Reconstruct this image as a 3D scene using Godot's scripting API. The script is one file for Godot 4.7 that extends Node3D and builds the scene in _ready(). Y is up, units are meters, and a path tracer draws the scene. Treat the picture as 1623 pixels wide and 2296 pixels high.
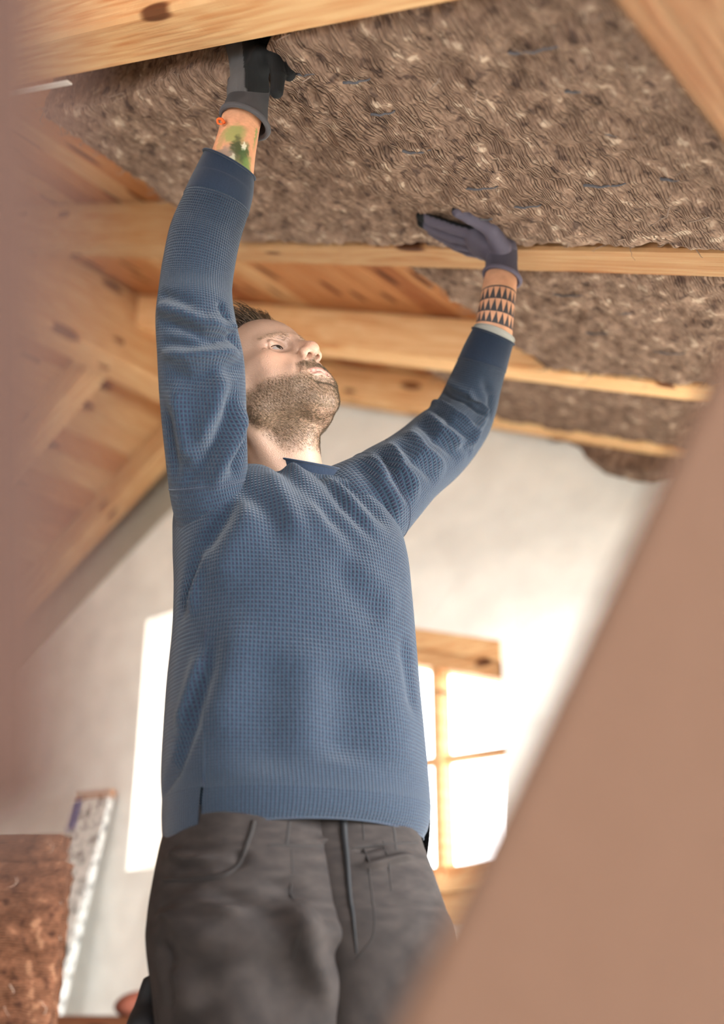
extends Node3D
# An attic under renovation: a man presses a wool insulation batt between the rafters.
# Plan axes of the house: s runs along the ridge, u climbs the right roof slope, y is up.

const TURN := deg_to_rad(50.0)      # how far the house is turned about the y axis
const PITCH := deg_to_rad(26.0)     # roof pitch
const EAVE := 1.6233                # height of the rafters' underside where u = 0
const RIDGE := 2.86                 # u of the ridge
const WALL := 2.772                 # s of the far gable wall's face

var rs := Vector3(cos(TURN), 0, -sin(TURN))
var gs := Vector3(-sin(TURN), 0, -cos(TURN))
var M := {}
var used := {}
var rng := RandomNumberGenerator.new()

func W(s: float, u: float, y: float) -> Vector3:
	return rs * s + gs * u + Vector3(0, y, 0)

func slope_y(u: float) -> float:
	return EAVE + tan(PITCH) * (u if u < RIDGE else 2.0 * RIDGE - u)

# ------------------------------------------------------------------ nodes
func numbered(called: String) -> String:
	if not used.has(called):
		used[called] = 0
		return called
	used[called] += 1
	return "%s_%03d" % [called, used[called]]

func tag(o: Node, label: String, category: String, group := "") -> void:
	o.set_meta("label", label)
	o.set_meta("category", category)
	if group:
		o.set_meta("group", group)

func thing(called: String, where: Vector3, basis: Basis, label: String, category: String, group := "") -> Node3D:
	var o := Node3D.new()
	o.name = numbered(called)
	add_child(o)
	o.transform = Transform3D(basis, where)
	tag(o, label, category, group)
	return o

func part(called: String, mesh: Mesh, material: Material, parent: Node, xf := Transform3D()) -> MeshInstance3D:
	var o := MeshInstance3D.new()
	o.name = called if parent != self else numbered(called)
	o.mesh = mesh
	if material:
		o.material_override = material
	parent.add_child(o, true)
	o.transform = xf
	return o

func struct(called: String, mesh: Mesh, material: Material, xf := Transform3D()) -> MeshInstance3D:
	var o := part(called, mesh, material, self, xf)
	o.set_meta("kind", "structure")
	return o

func house(s: float, u: float, y: float, tilt := 0.0) -> Transform3D:   # x along the ridge, z down the right slope
	return Transform3D(Basis(Vector3.UP, TURN) * Basis(Vector3.RIGHT, tilt), W(s, u, y))

func aim(z: Vector3, y: Vector3) -> Basis:
	var zz := z.normalized()
	var xx := y.cross(zz).normalized()
	return Basis(xx, zz.cross(xx), zz)

# ------------------------------------------------------------------ meshes
func grid_mesh(st: SurfaceTool, rows: int, cols: int, pts: PackedVector3Array, uvs: PackedVector2Array, closed: bool) -> void:
	# pts[(rows+1) x (cols+1)]; the last column repeats the first where the surface closes
	var w := cols + 1
	var ns := PackedVector3Array()
	ns.resize(pts.size())
	for i in rows + 1:
		for j in w:
			var jl := j - 1
			var jr := j + 1
			if closed:
				jl = (j - 1 + cols) % cols
				jr = (j + 1) % cols
			else:
				jl = maxi(jl, 0)
				jr = mini(jr, cols)
			var du := pts[i * w + jr] - pts[i * w + jl]
			var dv := pts[mini(i + 1, rows) * w + j] - pts[maxi(i - 1, 0) * w + j]
			ns[i * w + j] = du.cross(dv).normalized()
	var base := st_count(st)
	for k in pts.size():
		st.set_normal(ns[k])
		st.set_uv(uvs[k])
		st.add_vertex(pts[k])
	for i in rows:
		for j in cols:
			var a := base + i * w + j
			for q in [a, a + w, a + 1, a + 1, a + w, a + w + 1]:
				st.add_index(q)
	counts[st] = base + pts.size()

var counts := {}
func st_new() -> SurfaceTool:
	var st := SurfaceTool.new()
	st.begin(Mesh.PRIMITIVE_TRIANGLES)
	counts[st] = 0
	return st
func st_count(st: SurfaceTool) -> int:
	return counts[st]

# a box with chamfered edges; the grain runs along z
func timber(sx: float, sy: float, sz: float, bevel := 0.004, shift := 0.0) -> ArrayMesh:
	var st := SurfaceTool.new()
	st.begin(Mesh.PRIMITIVE_TRIANGLES)
	st.set_smooth_group(-1)
	var h := Vector3(sx, sy, sz) / 2.0
	var b := minf(bevel, minf(h.x, minf(h.y, h.z)) * 0.5)
	for ax in 3:
		var u := (ax + 1) % 3
		var v := (ax + 2) % 3
		for sg in [-1.0, 1.0]:
			var q := []
			for c in [[-1, -1], [1, -1], [1, 1], [-1, 1]]:
				var p := Vector3.ZERO
				p[ax] = h[ax] * sg
				p[u] = (h[u] - b) * c[0]
				p[v] = (h[v] - b) * c[1]
				q.append(p)
			face(st, q, sg > 0, shift)
	for ax in 3:                       # twelve edges
		var u := (ax + 1) % 3
		var v := (ax + 2) % 3
		for su in [-1.0, 1.0]:
			for sv in [-1.0, 1.0]:
				var q := []
				for e in [[-1, 0], [1, 0], [1, 1], [-1, 1]]:
					var p := Vector3.ZERO
					p[ax] = (h[ax] - b) * e[0]
					p[u] = (h[u] - (b if e[1] == 1 else 0.0)) * su
					p[v] = (h[v] - (0.0 if e[1] == 1 else b)) * sv
					q.append(p)
				face(st, q, su * sv < 0, shift)
	for sxx in [-1.0, 1.0]:            # eight corners
		for syy in [-1.0, 1.0]:
			for szz in [-1.0, 1.0]:
				var s := Vector3(sxx, syy, szz)
				var q := [(h - Vector3(0, b, b)) * s, (h - Vector3(b, 0, b)) * s, (h - Vector3(b, b, 0)) * s]
				face(st, q, sxx * syy * szz > 0, shift)
	st.generate_normals()
	return st.commit()

func face(st: SurfaceTool, q: Array, flip: bool, shift: float) -> void:
	var order := [0, 2, 1, 0, 3, 2] if flip else [0, 1, 2, 0, 2, 3]
	if q.size() == 3:
		order = [0, 2, 1] if flip else [0, 1, 2]
	var n: Vector3 = (q[1] - q[0]).cross(q[2] - q[0]).abs()
	for k in order:
		var p: Vector3 = q[k]
		var uv := Vector2(p.z, p.x + p.y)
		if n.z > n.x and n.z > n.y:
			uv = Vector2(p.x * 0.15, p.y)
		st.set_uv(uv + Vector2(shift * 1.37, shift * 0.71))
		st.add_vertex(p)

# an extruded outline in the house's (u, y) plane, with rectangular or slanted holes cut by CSG
func catmull(a: Array, t: float) -> Array:
	var n := a.size() - 1
	var x := clampf(t, 0.0, 1.0) * n
	var i := mini(int(x), n - 1)
	var f := x - i
	var p0: Array = a[maxi(i - 1, 0)]
	var p1: Array = a[i]
	var p2: Array = a[i + 1]
	var p3: Array = a[mini(i + 2, n)]
	var o := []
	for k in p1.size():
		o.append(0.5 * (2.0 * p1[k] + (p2[k] - p0[k]) * f + (2.0 * p0[k] - 5.0 * p1[k] + 4.0 * p2[k] - p3[k]) * f * f + (3.0 * p1[k] - p0[k] - 3.0 * p2[k] + p3[k]) * f * f * f))
	return o

# a tube through stations [centre xyz, half-width vector xyz, depth ratio]; folds are [width, height, [u, v, u, v ...]]
class Loft:
	var rows: int
	var segs: int
	var pts := PackedVector3Array()
	var nrm := PackedVector3Array()
	var around := 1.0
	var along := 1.0
	func at(u: float, v: float, lift := 0.0) -> Vector3:
		var x := fposmod(u, 1.0) * segs
		var y := clampf(v, 0.0, 1.0) * rows
		var j := int(x) % segs
		var i := mini(int(y), rows - 1)
		var fx := x - int(x)
		var fy := y - i
		var j2 := (j + 1) % segs
		var w := segs + 1
		var p := pts[i * w + j].lerp(pts[i * w + j2], fx).lerp(pts[(i + 1) * w + j].lerp(pts[(i + 1) * w + j2], fx), fy)
		return p + normal(u, v) * lift
	func normal(u: float, v: float) -> Vector3:
		return nrm[clampi(int(round(v * rows)), 0, rows) * (segs + 1) + int(round(fposmod(u, 1.0) * segs)) % segs]

func loft(stations: Array, rows: int, segs: int, ex := 2.0, folds := [], v0 := 0.0, v1 := 1.0, puff := 0.0) -> Loft:
	var L := Loft.new()
	L.rows = rows
	L.segs = segs
	var C := []
	for i in rows + 1:
		C.append(catmull(stations, lerpf(v0, v1, float(i) / rows)))
	var w := segs + 1
	L.pts.resize((rows + 1) * w)
	L.nrm.resize((rows + 1) * w)
	var circ := 0.0
	var length := 0.0
	for i in rows + 1:
		var c := Vector3(C[i][0], C[i][1], C[i][2])
		var s := Vector3(C[i][3], C[i][4], C[i][5])
		var up: Array = C[mini(i + 1, rows)]
		var dn: Array = C[maxi(i - 1, 0)]
		var t := Vector3(up[0] - dn[0], up[1] - dn[1], up[2] - dn[2])
		if i > 0:
			length += c.distance_to(Vector3(C[i - 1][0], C[i - 1][1], C[i - 1][2]))
		var big := s.length() + puff
		s = s.normalized() * big
		var d := s.cross(t).normalized() * big * float(C[i][6])
		circ += PI * (big + d.length()) / (rows + 1)
		for j in w:
			var th := TAU * (j % segs) / segs
			var cs := cos(th)
			var sn := sin(th)
			var k := pow(pow(absf(cs), ex) + pow(absf(sn), ex), -1.0 / ex)
			L.pts[i * w + j] = c + s * cs * k + d * sn * k
	L.around = circ
	L.along = length
	loft_normals(L)
	if folds.size():
		var moved := L.pts.duplicate()
		for f in folds:
			var wd: float = f[0]
			var am: float = f[1]
			var pl: Array = f[2]
			var total := 0.0
			var segm := []
			for q in range(0, pl.size() - 2, 2):
				var a := Vector2(pl[q] * circ, (pl[q + 1] - v0) / (v1 - v0) * length)
				var b := Vector2(pl[q + 2] * circ, (pl[q + 3] - v0) / (v1 - v0) * length)
				if absf(a.x - b.x) > circ * 0.5:
					b.x += circ if b.x < a.x else -circ
				segm.append([a, b, total])
				total += a.distance_to(b)
			var best := {}
			for sg in segm:
				var a: Vector2 = sg[0]
				var b: Vector2 = sg[1]
				var i0 := clampi(int((minf(a.y, b.y) - wd * 2.5) / length * rows), 0, rows)
				var i1 := clampi(int((maxf(a.y, b.y) + wd * 2.5) / length * rows) + 1, 0, rows)
				var j0 := int(floor((minf(a.x, b.x) - wd * 2.5) / circ * segs))
				var j1 := int(ceil((maxf(a.x, b.x) + wd * 2.5) / circ * segs))
				var ab := b - a
				for i in range(i0, i1 + 1):
					for j in range(j0, j1 + 1):
						var p := Vector2(circ * j / segs, length * i / rows)
						var h := clampf((p - a).dot(ab) / maxf(ab.length_squared(), 1e-9), 0.0, 1.0)
						var dd := p.distance_to(a + ab * h)
						if dd < wd * 2.5:
							var id := i * w + posmod(j, segs)
							if not best.has(id) or best[id].x > dd:
								best[id] = Vector2(dd, (sg[2] + h * ab.length()) / total)
			for id in best:
				var e: Vector2 = best[id]
				var fade := smoothstep(0.0, 0.28, e.y) * smoothstep(1.0, 0.72, e.y)
				moved[id] += L.nrm[id] * am * fade * exp(-e.x * e.x / (wd * wd))
		for i in rows + 1:
			moved[i * w + segs] = moved[i * w]
		L.pts = moved
		loft_normals(L)
	return L

func loft_normals(L: Loft) -> void:
	var w := L.segs + 1
	for i in L.rows + 1:
		for j in w:
			var jj := j % L.segs
			var du := L.pts[i * w + (jj + 1) % L.segs] - L.pts[i * w + (jj - 1 + L.segs) % L.segs]
			var dv := L.pts[mini(i + 1, L.rows) * w + jj] - L.pts[maxi(i - 1, 0) * w + jj]
			L.nrm[i * w + j] = du.cross(dv).normalized()

func loft_mesh(st: SurfaceTool, L: Loft, tile := 1.0, i0 := 0, i1 := -1, cap_end := false) -> void:
	if i1 < 0:
		i1 = L.rows
	var w := L.segs + 1
	var base := st_count(st)
	for i in range(i0, i1 + 1):
		for j in w:
			st.set_normal(L.nrm[i * w + j])
			st.set_uv(Vector2(L.around * j / L.segs, L.along * i / L.rows) / tile)
			st.add_vertex(L.pts[i * w + j])
	for i in i1 - i0:
		for j in L.segs:
			var a := base + i * w + j
			for q in [a, a + w, a + 1, a + 1, a + w, a + w + 1]:
				st.add_index(q)
	counts[st] = base + (i1 - i0 + 1) * w
	if cap_end:
		cap(st, L, i1, true)

func cap(st: SurfaceTool, L: Loft, row: int, far: bool) -> void:
	var w := L.segs + 1
	var base := st_count(st)
	var c := Vector3.ZERO
	for j in L.segs:
		c += L.pts[row * w + j] / L.segs
	var n := (c - L.at(0, 0.5)).normalized()
	st.set_normal(n)
	st.set_uv(Vector2.ZERO)
	st.add_vertex(c)
	for j in L.segs:
		st.set_normal(n)
		st.set_uv(Vector2(0.01, 0.01))
		st.add_vertex(L.pts[row * w + j])
	for j in L.segs:
		for q in ([base, base + 1 + j, base + 1 + (j + 1) % L.segs] if not far else [base, base + 1 + (j + 1) % L.segs, base + 1 + j]):
			st.add_index(q)
	counts[st] = base + L.segs + 1

# a round or flattened cord along points, radius may vary
func cord(st: SurfaceTool, p: Array, r0: float, r1: float, sides := 6, flat := 1.0, face_dir := Vector3.ZERO) -> void:
	var n := p.size() - 1
	var pts := PackedVector3Array()
	var uvs := PackedVector2Array()
	var prev := Vector3.ZERO
	for i in n + 1:
		var t: Vector3 = (p[mini(i + 1, n)] - p[maxi(i - 1, 0)]).normalized()
		var x := prev
		if face_dir != Vector3.ZERO:
			x = face_dir
		elif i == 0:
			x = Vector3.UP if absf(t.y) < 0.9 else Vector3.RIGHT
		x = (x - t * x.dot(t)).normalized()
		prev = x
		var y := t.cross(x)
		var r := lerpf(r0, r1, float(i) / n)
		for j in sides + 1:
			var th := TAU * (j % sides) / sides
			pts.append(p[i] + x * cos(th) * r * flat + y * sin(th) * r)
			uvs.append(Vector2(float(j) / sides * 0.02, i * 0.01))
	grid_mesh(st, n, sides, pts, uvs, true)

func bend(p: Array, per := 4) -> Array:     # a smooth path through points
	var a := []
	for q in p:
		a.append([q.x, q.y, q.z])
	var o := []
	var n := (p.size() - 1) * per
	for i in n + 1:
		var c := catmull(a, float(i) / n)
		o.append(Vector3(c[0], c[1], c[2]))
	return o

# ------------------------------------------------------------------ implicit shapes
class Prim:
	var kind := 0            # 0 tapered capsule, 1 ellipsoid
	var a: Vector3
	var b: Vector3
	var ra := 0.0
	var rb := 0.0
	var k := 0.01
	var cut := false
	var turn := Basis()
	var size := Vector3.ONE
	func dist(p: Vector3) -> float:
		if kind == 0:
			var pa := p - a
			var ba := b - a
			var h := clampf(pa.dot(ba) / maxf(ba.length_squared(), 1e-12), 0.0, 1.0)
			return (pa - ba * h).length() - lerpf(ra, rb, h)
		var q := (p - a) * turn
		var k0 := (q / size).length()
		var k1 := (q / (size * size)).length()
		return k0 * (k0 - 1.0) / maxf(k1, 1e-6)

func bone(a: Vector3, b: Vector3, ra: float, rb: float, k := 0.01, cut := false) -> Prim:
	var p := Prim.new()
	p.a = a
	p.b = b
	p.ra = ra
	p.rb = rb
	p.k = k
	p.cut = cut
	return p

func blob(a: Vector3, size: Vector3, k := 0.01, cut := false, turn := Basis()) -> Prim:
	var p := bone(a, a, 0, 0, k, cut)
	p.kind = 1
	p.size = size
	p.turn = turn
	return p

func field(prims: Array, p: Vector3) -> float:
	var d := 1e3
	for q: Prim in prims:
		var e := q.dist(p)
		if q.cut:
			var h := maxf(q.k - absf(-d - e), 0.0) / q.k
			d = -(minf(-d, e) - h * h * q.k * 0.25)
		else:
			var h := maxf(q.k - absf(d - e), 0.0) / q.k
			d = minf(d, e) - h * h * q.k * 0.25
	return d

# surface nets over the cells near the surface
func nets(st: SurfaceTool, prims: Array, lo: Vector3, hi: Vector3, cell: float, xf: Transform3D, paint: Callable, keep := []) -> void:
	const B := 5
	var nb := Vector3i(((hi - lo) / (cell * B)).ceil())
	var n := nb * B + Vector3i.ONE
	var val := PackedFloat32Array()
	val.resize(n.x * n.y * n.z)
	val.fill(1e9)
	var live := []
	var half := Vector3.ONE * cell * B * 0.5
	var rad := half.length()
	for bx in nb.x:
		for by in nb.y:
			for bz in nb.z:
				var c := lo + Vector3(bx, by, bz) * cell * B + half
				var ds := PackedFloat32Array()
				var d := 1e3
				for q: Prim in prims:
					var e := q.dist(c)
					ds.append(e)
					if not q.cut:
						d = minf(d, e)
				if d > rad + 0.02:
					continue
				if absf(field(prims, c)) > rad * 1.6 + 0.004:
					continue
				var near := []
				for i in prims.size():
					var q: Prim = prims[i]
					if (not q.cut and ds[i] < d + 2.0 * rad + q.k) or (q.cut and ds[i] < rad + q.k + 0.01):
						near.append(q)
				live.append(Vector3i(bx, by, bz))
				for x in B + 1:
					for y in B + 1:
						for z in B + 1:
							var id := ((bx * B + x) * n.y + by * B + y) * n.z + bz * B + z
							if val[id] > 1e8:
								val[id] = field(near, lo + Vector3(bx * B + x, by * B + y, bz * B + z) * cell)
	var vid := PackedInt32Array()
	vid.resize(val.size())
	vid.fill(-1)
	var base := st_count(st)
	var sx := n.y * n.z
	var sy := n.z
	var off := [0, 1, sy, sy + 1, sx, sx + 1, sx + sy, sx + sy + 1]
	var cells := []
	for bl: Vector3i in live:
		for x in B:
			for y in B:
				for z in B:
					var id: int = ((bl.x * B + x) * n.y + bl.y * B + y) * n.z + bl.z * B + z
					var neg := 0
					for o in off:
						if val[id + o] < 0.0:
							neg += 1
					if neg == 0 or neg == 8:
						continue
					var sum := Vector3.ZERO
					var cnt := 0
					for e in NET_EDGES:
						var va := val[id + off[e[0]]]
						var vb := val[id + off[e[1]]]
						if (va < 0.0) != (vb < 0.0):
							var t := va / (va - vb)
							sum += NET_CORNERS[e[0]].lerp(NET_CORNERS[e[1]], t)
							cnt += 1
					var g := Vector3.ZERO
					for k in 8:
						g += (NET_CORNERS[k] - Vector3(0.5, 0.5, 0.5)) * val[id + off[k]]
					var ip := Vector3(bl.x * B + x, bl.y * B + y, bl.z * B + z)
					var p := lo + (ip + sum / cnt) * cell
					g = g.normalized()
					vid[id] = base
					base += 1
					st.set_normal((xf.basis * g).normalized())
					st.set_color(paint.call(p, g))
					st.set_uv(Vector2(p.x, p.y))
					st.add_vertex(xf * p)
					keep.append([p, g])
					cells.append(id)
	for id: int in cells:
		for ax in 3:
			var o := [sx, sy, 1]
			var a: int = o[ax]
			var u: int = o[(ax + 1) % 3]
			var v: int = o[(ax + 2) % 3]
			if (val[id] < 0.0) == (val[id + a] < 0.0):
				continue
			if id - u - v < 0:
				continue
			var q := [vid[id], vid[id - u], vid[id - u - v], vid[id - v]]
			if q.min() < 0:
				continue
			if val[id] < 0.0:
				q.reverse()
			for k in [0, 1, 2, 0, 2, 3]:
				st.add_index(q[k])
	counts[st] = base

const NET_CORNERS := [Vector3(0, 0, 0), Vector3(0, 0, 1), Vector3(0, 1, 0), Vector3(0, 1, 1), Vector3(1, 0, 0), Vector3(1, 0, 1), Vector3(1, 1, 0), Vector3(1, 1, 1)]
const NET_EDGES := [[0, 1], [2, 3], [4, 5], [6, 7], [0, 2], [1, 3], [4, 6], [5, 7], [0, 4], [1, 5], [2, 6], [3, 7]]

# ------------------------------------------------------------------ materials
func noise_image(size: int, freq: float, sd: int, octaves := 4, kind := FastNoiseLite.TYPE_SIMPLEX_SMOOTH) -> PackedByteArray:
	var n := FastNoiseLite.new()
	n.seed = sd
	n.noise_type = kind
	n.frequency = freq
	n.fractal_octaves = octaves
	var im := n.get_seamless_image(size, size, false, false, 0.1, true)
	im.convert(Image.FORMAT_L8)
	return im.get_data()

func tex(w: int, h: int, data: PackedByteArray, rgb := true) -> ImageTexture:
	return ImageTexture.create_from_image(Image.create_from_data(w, h, false, Image.FORMAT_RGB8 if rgb else Image.FORMAT_L8, data))

func mat(c: Color, rough := 0.8, called := "") -> StandardMaterial3D:
	var m := StandardMaterial3D.new()
	m.albedo_color = c
	m.roughness = rough
	m.metallic_specular = 0.3
	m.resource_name = called
	return m

func wood_textures() -> Array:
	# 1024 x 512 pixels for 2.4 m along the grain by 0.6 m across
	var a := noise_image(512, 0.012, 3, 4)
	var b := noise_image(512, 0.05, 8, 3)
	var col := PackedByteArray()
	var hgt := PackedByteArray()
	col.resize(1024 * 512 * 3)
	hgt.resize(1024 * 512)
	var kn := RandomNumberGenerator.new()
	kn.seed = 21
	var knots := []
	for i in 16:
		knots.append([kn.randf() * 1024.0, kn.randf() * 512.0, kn.randf_range(7.0, 17.0)])
	for y in 512:
		var near := []
		for q in knots:
			if absf(q[1] - y) < q[2] * 5.0:
				near.append(q)
		for x in 1024:
			var n1 := a[(y * 512) + (x >> 2)] / 255.0            # slow along the grain
			var n2 := b[(y * 512) + (x >> 3)] / 255.0
			var n3 := b[((y * 3) % 512) * 512 + ((x >> 2) + 97) % 512] / 255.0
			var bendy := 0.0
			var dark := 0.0
			for q in near:
				var dx: float = (x - q[0]) * 0.55
				var dy: float = y - q[1]
				var rr: float = sqrt(dx * dx + dy * dy) / q[2]
				bendy += exp(-rr * rr * 0.12) * 2.2 * signf(dy) * (1.0 - exp(-absf(dy) * 0.2))
				dark = maxf(dark, 1.0 - smoothstep(0.55, 1.1, rr))
			var ring := 0.5 + 0.5 * sin((y * 0.115 + n1 * 9.0 + bendy) * 2.0)
			var t := clampf(0.18 + 0.46 * ring + (n2 - 0.5) * 0.5 + (n3 - 0.5) * 0.5, 0.0, 1.0)
			var light := Vector3(0.93, 0.785, 0.60)
			var deep := Vector3(0.80, 0.555, 0.36)
			var c := light.lerp(deep, t * (0.55 + 0.75 * absf(n1 - 0.5) * 2.0)).lerp(Vector3(0.36, 0.20, 0.11), dark * 0.85)
			var id := y * 1024 + x
			col[id * 3] = int(clampf(c.x, 0, 1) * 255)
			col[id * 3 + 1] = int(clampf(c.y, 0, 1) * 255)
			col[id * 3 + 2] = int(clampf(c.z, 0, 1) * 255)
			hgt[id] = int(clampf(0.5 + (n3 - 0.5) * 0.8 + (ring - 0.5) * 0.25, 0, 1) * 255)
	return [tex(1024, 512, col), tex(1024, 512, hgt, false)]

func wool_textures() -> Array:
	# 1024 square for 0.62 m: ripples across the batt, pale curls, dark pits
	var a := noise_image(512, 0.010, 5, 3)
	var b := noise_image(512, 0.030, 12, 4)
	var c := noise_image(512, 0.085, 31, 3)
	var col := PackedByteArray()
	var hgt := PackedByteArray()
	var n := 1024
	col.resize(n * n * 3)
	hgt.resize(n * n)
	for y in n:
		for x in n:
			var i1 := (y >> 1) * 512 + (x >> 1)
			var n1 := a[i1] / 255.0
			var n2 := b[(y >> 1) * 512 + (x >> 2)] / 255.0       # drawn out along the ripples
			var n3 := c[(y % 512) * 512 + (x >> 1)] / 255.0
			var n4 := b[(((y >> 1) + 131) % 512) * 512 + ((x >> 1) + 200) % 512] / 255.0
			# ripples run along x with a period of about seven millimetres
			var ph := (y * 112.0 / n + n1 * 2.0 + n2 * 0.5 + n3 * 0.25) * TAU
			var rip := 0.5 + 0.5 * sin(ph)
			var mask := 0.25 + 0.75 * smoothstep(0.34, 0.55, n2)
			var lump := smoothstep(0.64, 0.80, n4) * smoothstep(0.4, 0.6, n1)
			var h := 0.42 + (rip - 0.5) * 0.62 * mask + (n3 - 0.5) * 0.24 + lump * 0.30 + (n2 - 0.5) * 0.35
			var id := y * n + x
			hgt[id] = int(clampf(h, 0, 1) * 255)
			var t := clampf(0.5 + (n3 - 0.5) * 0.9 + (n4 - 0.5) * 0.5 + (n1 - 0.5) * 0.5, 0.0, 1.0)
			var k := Vector3(0.46, 0.375, 0.325).lerp(Vector3(0.66, 0.56, 0.49), t)
			k = k.lerp(Vector3(0.82, 0.74, 0.66), lump * 0.8)
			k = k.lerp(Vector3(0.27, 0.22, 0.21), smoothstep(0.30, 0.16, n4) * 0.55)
			col[id * 3] = int(clampf(k.x, 0, 1) * 255)
			col[id * 3 + 1] = int(clampf(k.y, 0, 1) * 255)
			col[id * 3 + 2] = int(clampf(k.z, 0, 1) * 255)
	return [tex(n, n, col), tex(n, n, hgt, false)]

func waffle_textures() -> Array:
	# sixteen waffle cells a side on 512 pixels
	var col := PackedByteArray()
	var hgt := PackedByteArray()
	var n := 512
	col.resize(n * n * 3)
	hgt.resize(n * n)
	var a := noise_image(512, 0.02, 77, 3)
	var b := noise_image(512, 0.3, 78, 2)
	for y in n:
		for x in n:
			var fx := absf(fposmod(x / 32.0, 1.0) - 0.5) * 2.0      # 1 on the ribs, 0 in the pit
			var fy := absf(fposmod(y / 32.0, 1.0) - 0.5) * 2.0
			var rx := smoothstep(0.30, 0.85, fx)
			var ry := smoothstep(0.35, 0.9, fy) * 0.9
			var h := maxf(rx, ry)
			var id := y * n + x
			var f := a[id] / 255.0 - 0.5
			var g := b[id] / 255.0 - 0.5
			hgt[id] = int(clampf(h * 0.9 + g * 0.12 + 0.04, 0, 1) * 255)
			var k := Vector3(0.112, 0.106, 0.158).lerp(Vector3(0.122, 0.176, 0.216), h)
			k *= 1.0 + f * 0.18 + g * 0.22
			col[id * 3] = int(clampf(k.x, 0, 1) * 255)
			col[id * 3 + 1] = int(clampf(k.y, 0, 1) * 255)
			col[id * 3 + 2] = int(clampf(k.z, 0, 1) * 255)
	return [tex(n, n, col), tex(n, n, hgt, false)]

func cloth_texture(freq: float, lo: Color, hi: Color, sd: int) -> ImageTexture:
	var a := noise_image(256, freq, sd, 3)
	var b := noise_image(256, 0.35, sd + 1, 1)
	var col := PackedByteArray()
	col.resize(256 * 256 * 3)
	for y in 256:
		for x in 256:
			var id := y * 256 + x
			var t := clampf(0.5 + (a[id] / 255.0 - 0.5) * 0.9 + (b[id] / 255.0 - 0.5) * 0.5 + (0.08 if (x + y) % 4 < 2 else -0.08), 0, 1)
			var k := lo.lerp(hi, t)
			col[id * 3] = int(k.r * 255)
			col[id * 3 + 1] = int(k.g * 255)
			col[id * 3 + 2] = int(k.b * 255)
	return tex(256, 256, col)

func rib_texture() -> ImageTexture:       # fine vertical ribs of knit cuffs
	var d := PackedByteArray()
	d.resize(64 * 64)
	for y in 64:
		for x in 64:
			d[y * 64 + x] = int(127 + 100 * sin(TAU * x / 8.0) + 20 * sin(TAU * y / 8.0))
	return tex(64, 64, d, false)

func tattoo_flowers() -> ImageTexture:    # skin with a faded green plant tattoo; u around, v along the forearm
	var n := 256
	var a := noise_image(n, 0.03, 501, 3)
	var b := noise_image(n, 0.09, 502, 2)
	var col := PackedByteArray()
	col.resize(n * n * 3)
	# centre (u, v), radii, colour, strength
	var marks := [
		[0.25, 0.52, 0.10, 0.13, Vector3(0.50, 0.52, 0.30), 0.85], [0.20, 0.36, 0.06, 0.12, Vector3(0.20, 0.24, 0.14), 0.9], [0.14, 0.34, 0.045, 0.13, Vector3(0.23, 0.30, 0.17), 0.9],
		[0.27, 0.28, 0.09, 0.09, Vector3(0.47, 0.42, 0.38), 0.8], [0.10, 0.20, 0.06, 0.12, Vector3(0.36, 0.46, 0.24), 0.85], [0.19, 0.22, 0.04, 0.07, Vector3(0.42, 0.52, 0.33), 0.85],
		[0.155, 0.42, 0.022, 0.05, Vector3(0.78, 0.75, 0.66), 0.9], [0.215, 0.27, 0.02, 0.04, Vector3(0.72, 0.70, 0.60), 0.8], [0.055, 0.56, 0.018, 0.15, Vector3(0.42, 0.52, 0.28), 0.7],
		[0.34, 0.44, 0.03, 0.16, Vector3(0.55, 0.50, 0.32), 0.5], [0.12, 0.10, 0.05, 0.05, Vector3(0.63, 0.45, 0.38), 0.6]]
	for y in n:
		for x in n:
			var id := y * n + x
			var f := a[id] / 255.0 - 0.5
			var g := b[id] / 255.0 - 0.5
			var k := Vector3(0.74, 0.53, 0.40) * (1.0 + f * 0.12 + g * 0.08)
			var u := x / 256.0 + g * 0.03
			var v := y / 256.0 + f * 0.10
			for q in marks:
				var dx: float = (u - q[0]) / q[2]
				var dy: float = (v - q[1]) / q[3]
				var s := 1.0 - smoothstep(0.45, 1.2, sqrt(dx * dx + dy * dy))
				k = k.lerp(q[4], s * q[5])
			for ch in 3:
				col[id * 3 + ch] = int(clampf(k[ch], 0, 1) * 255)
	return tex(n, n, col)

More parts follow.
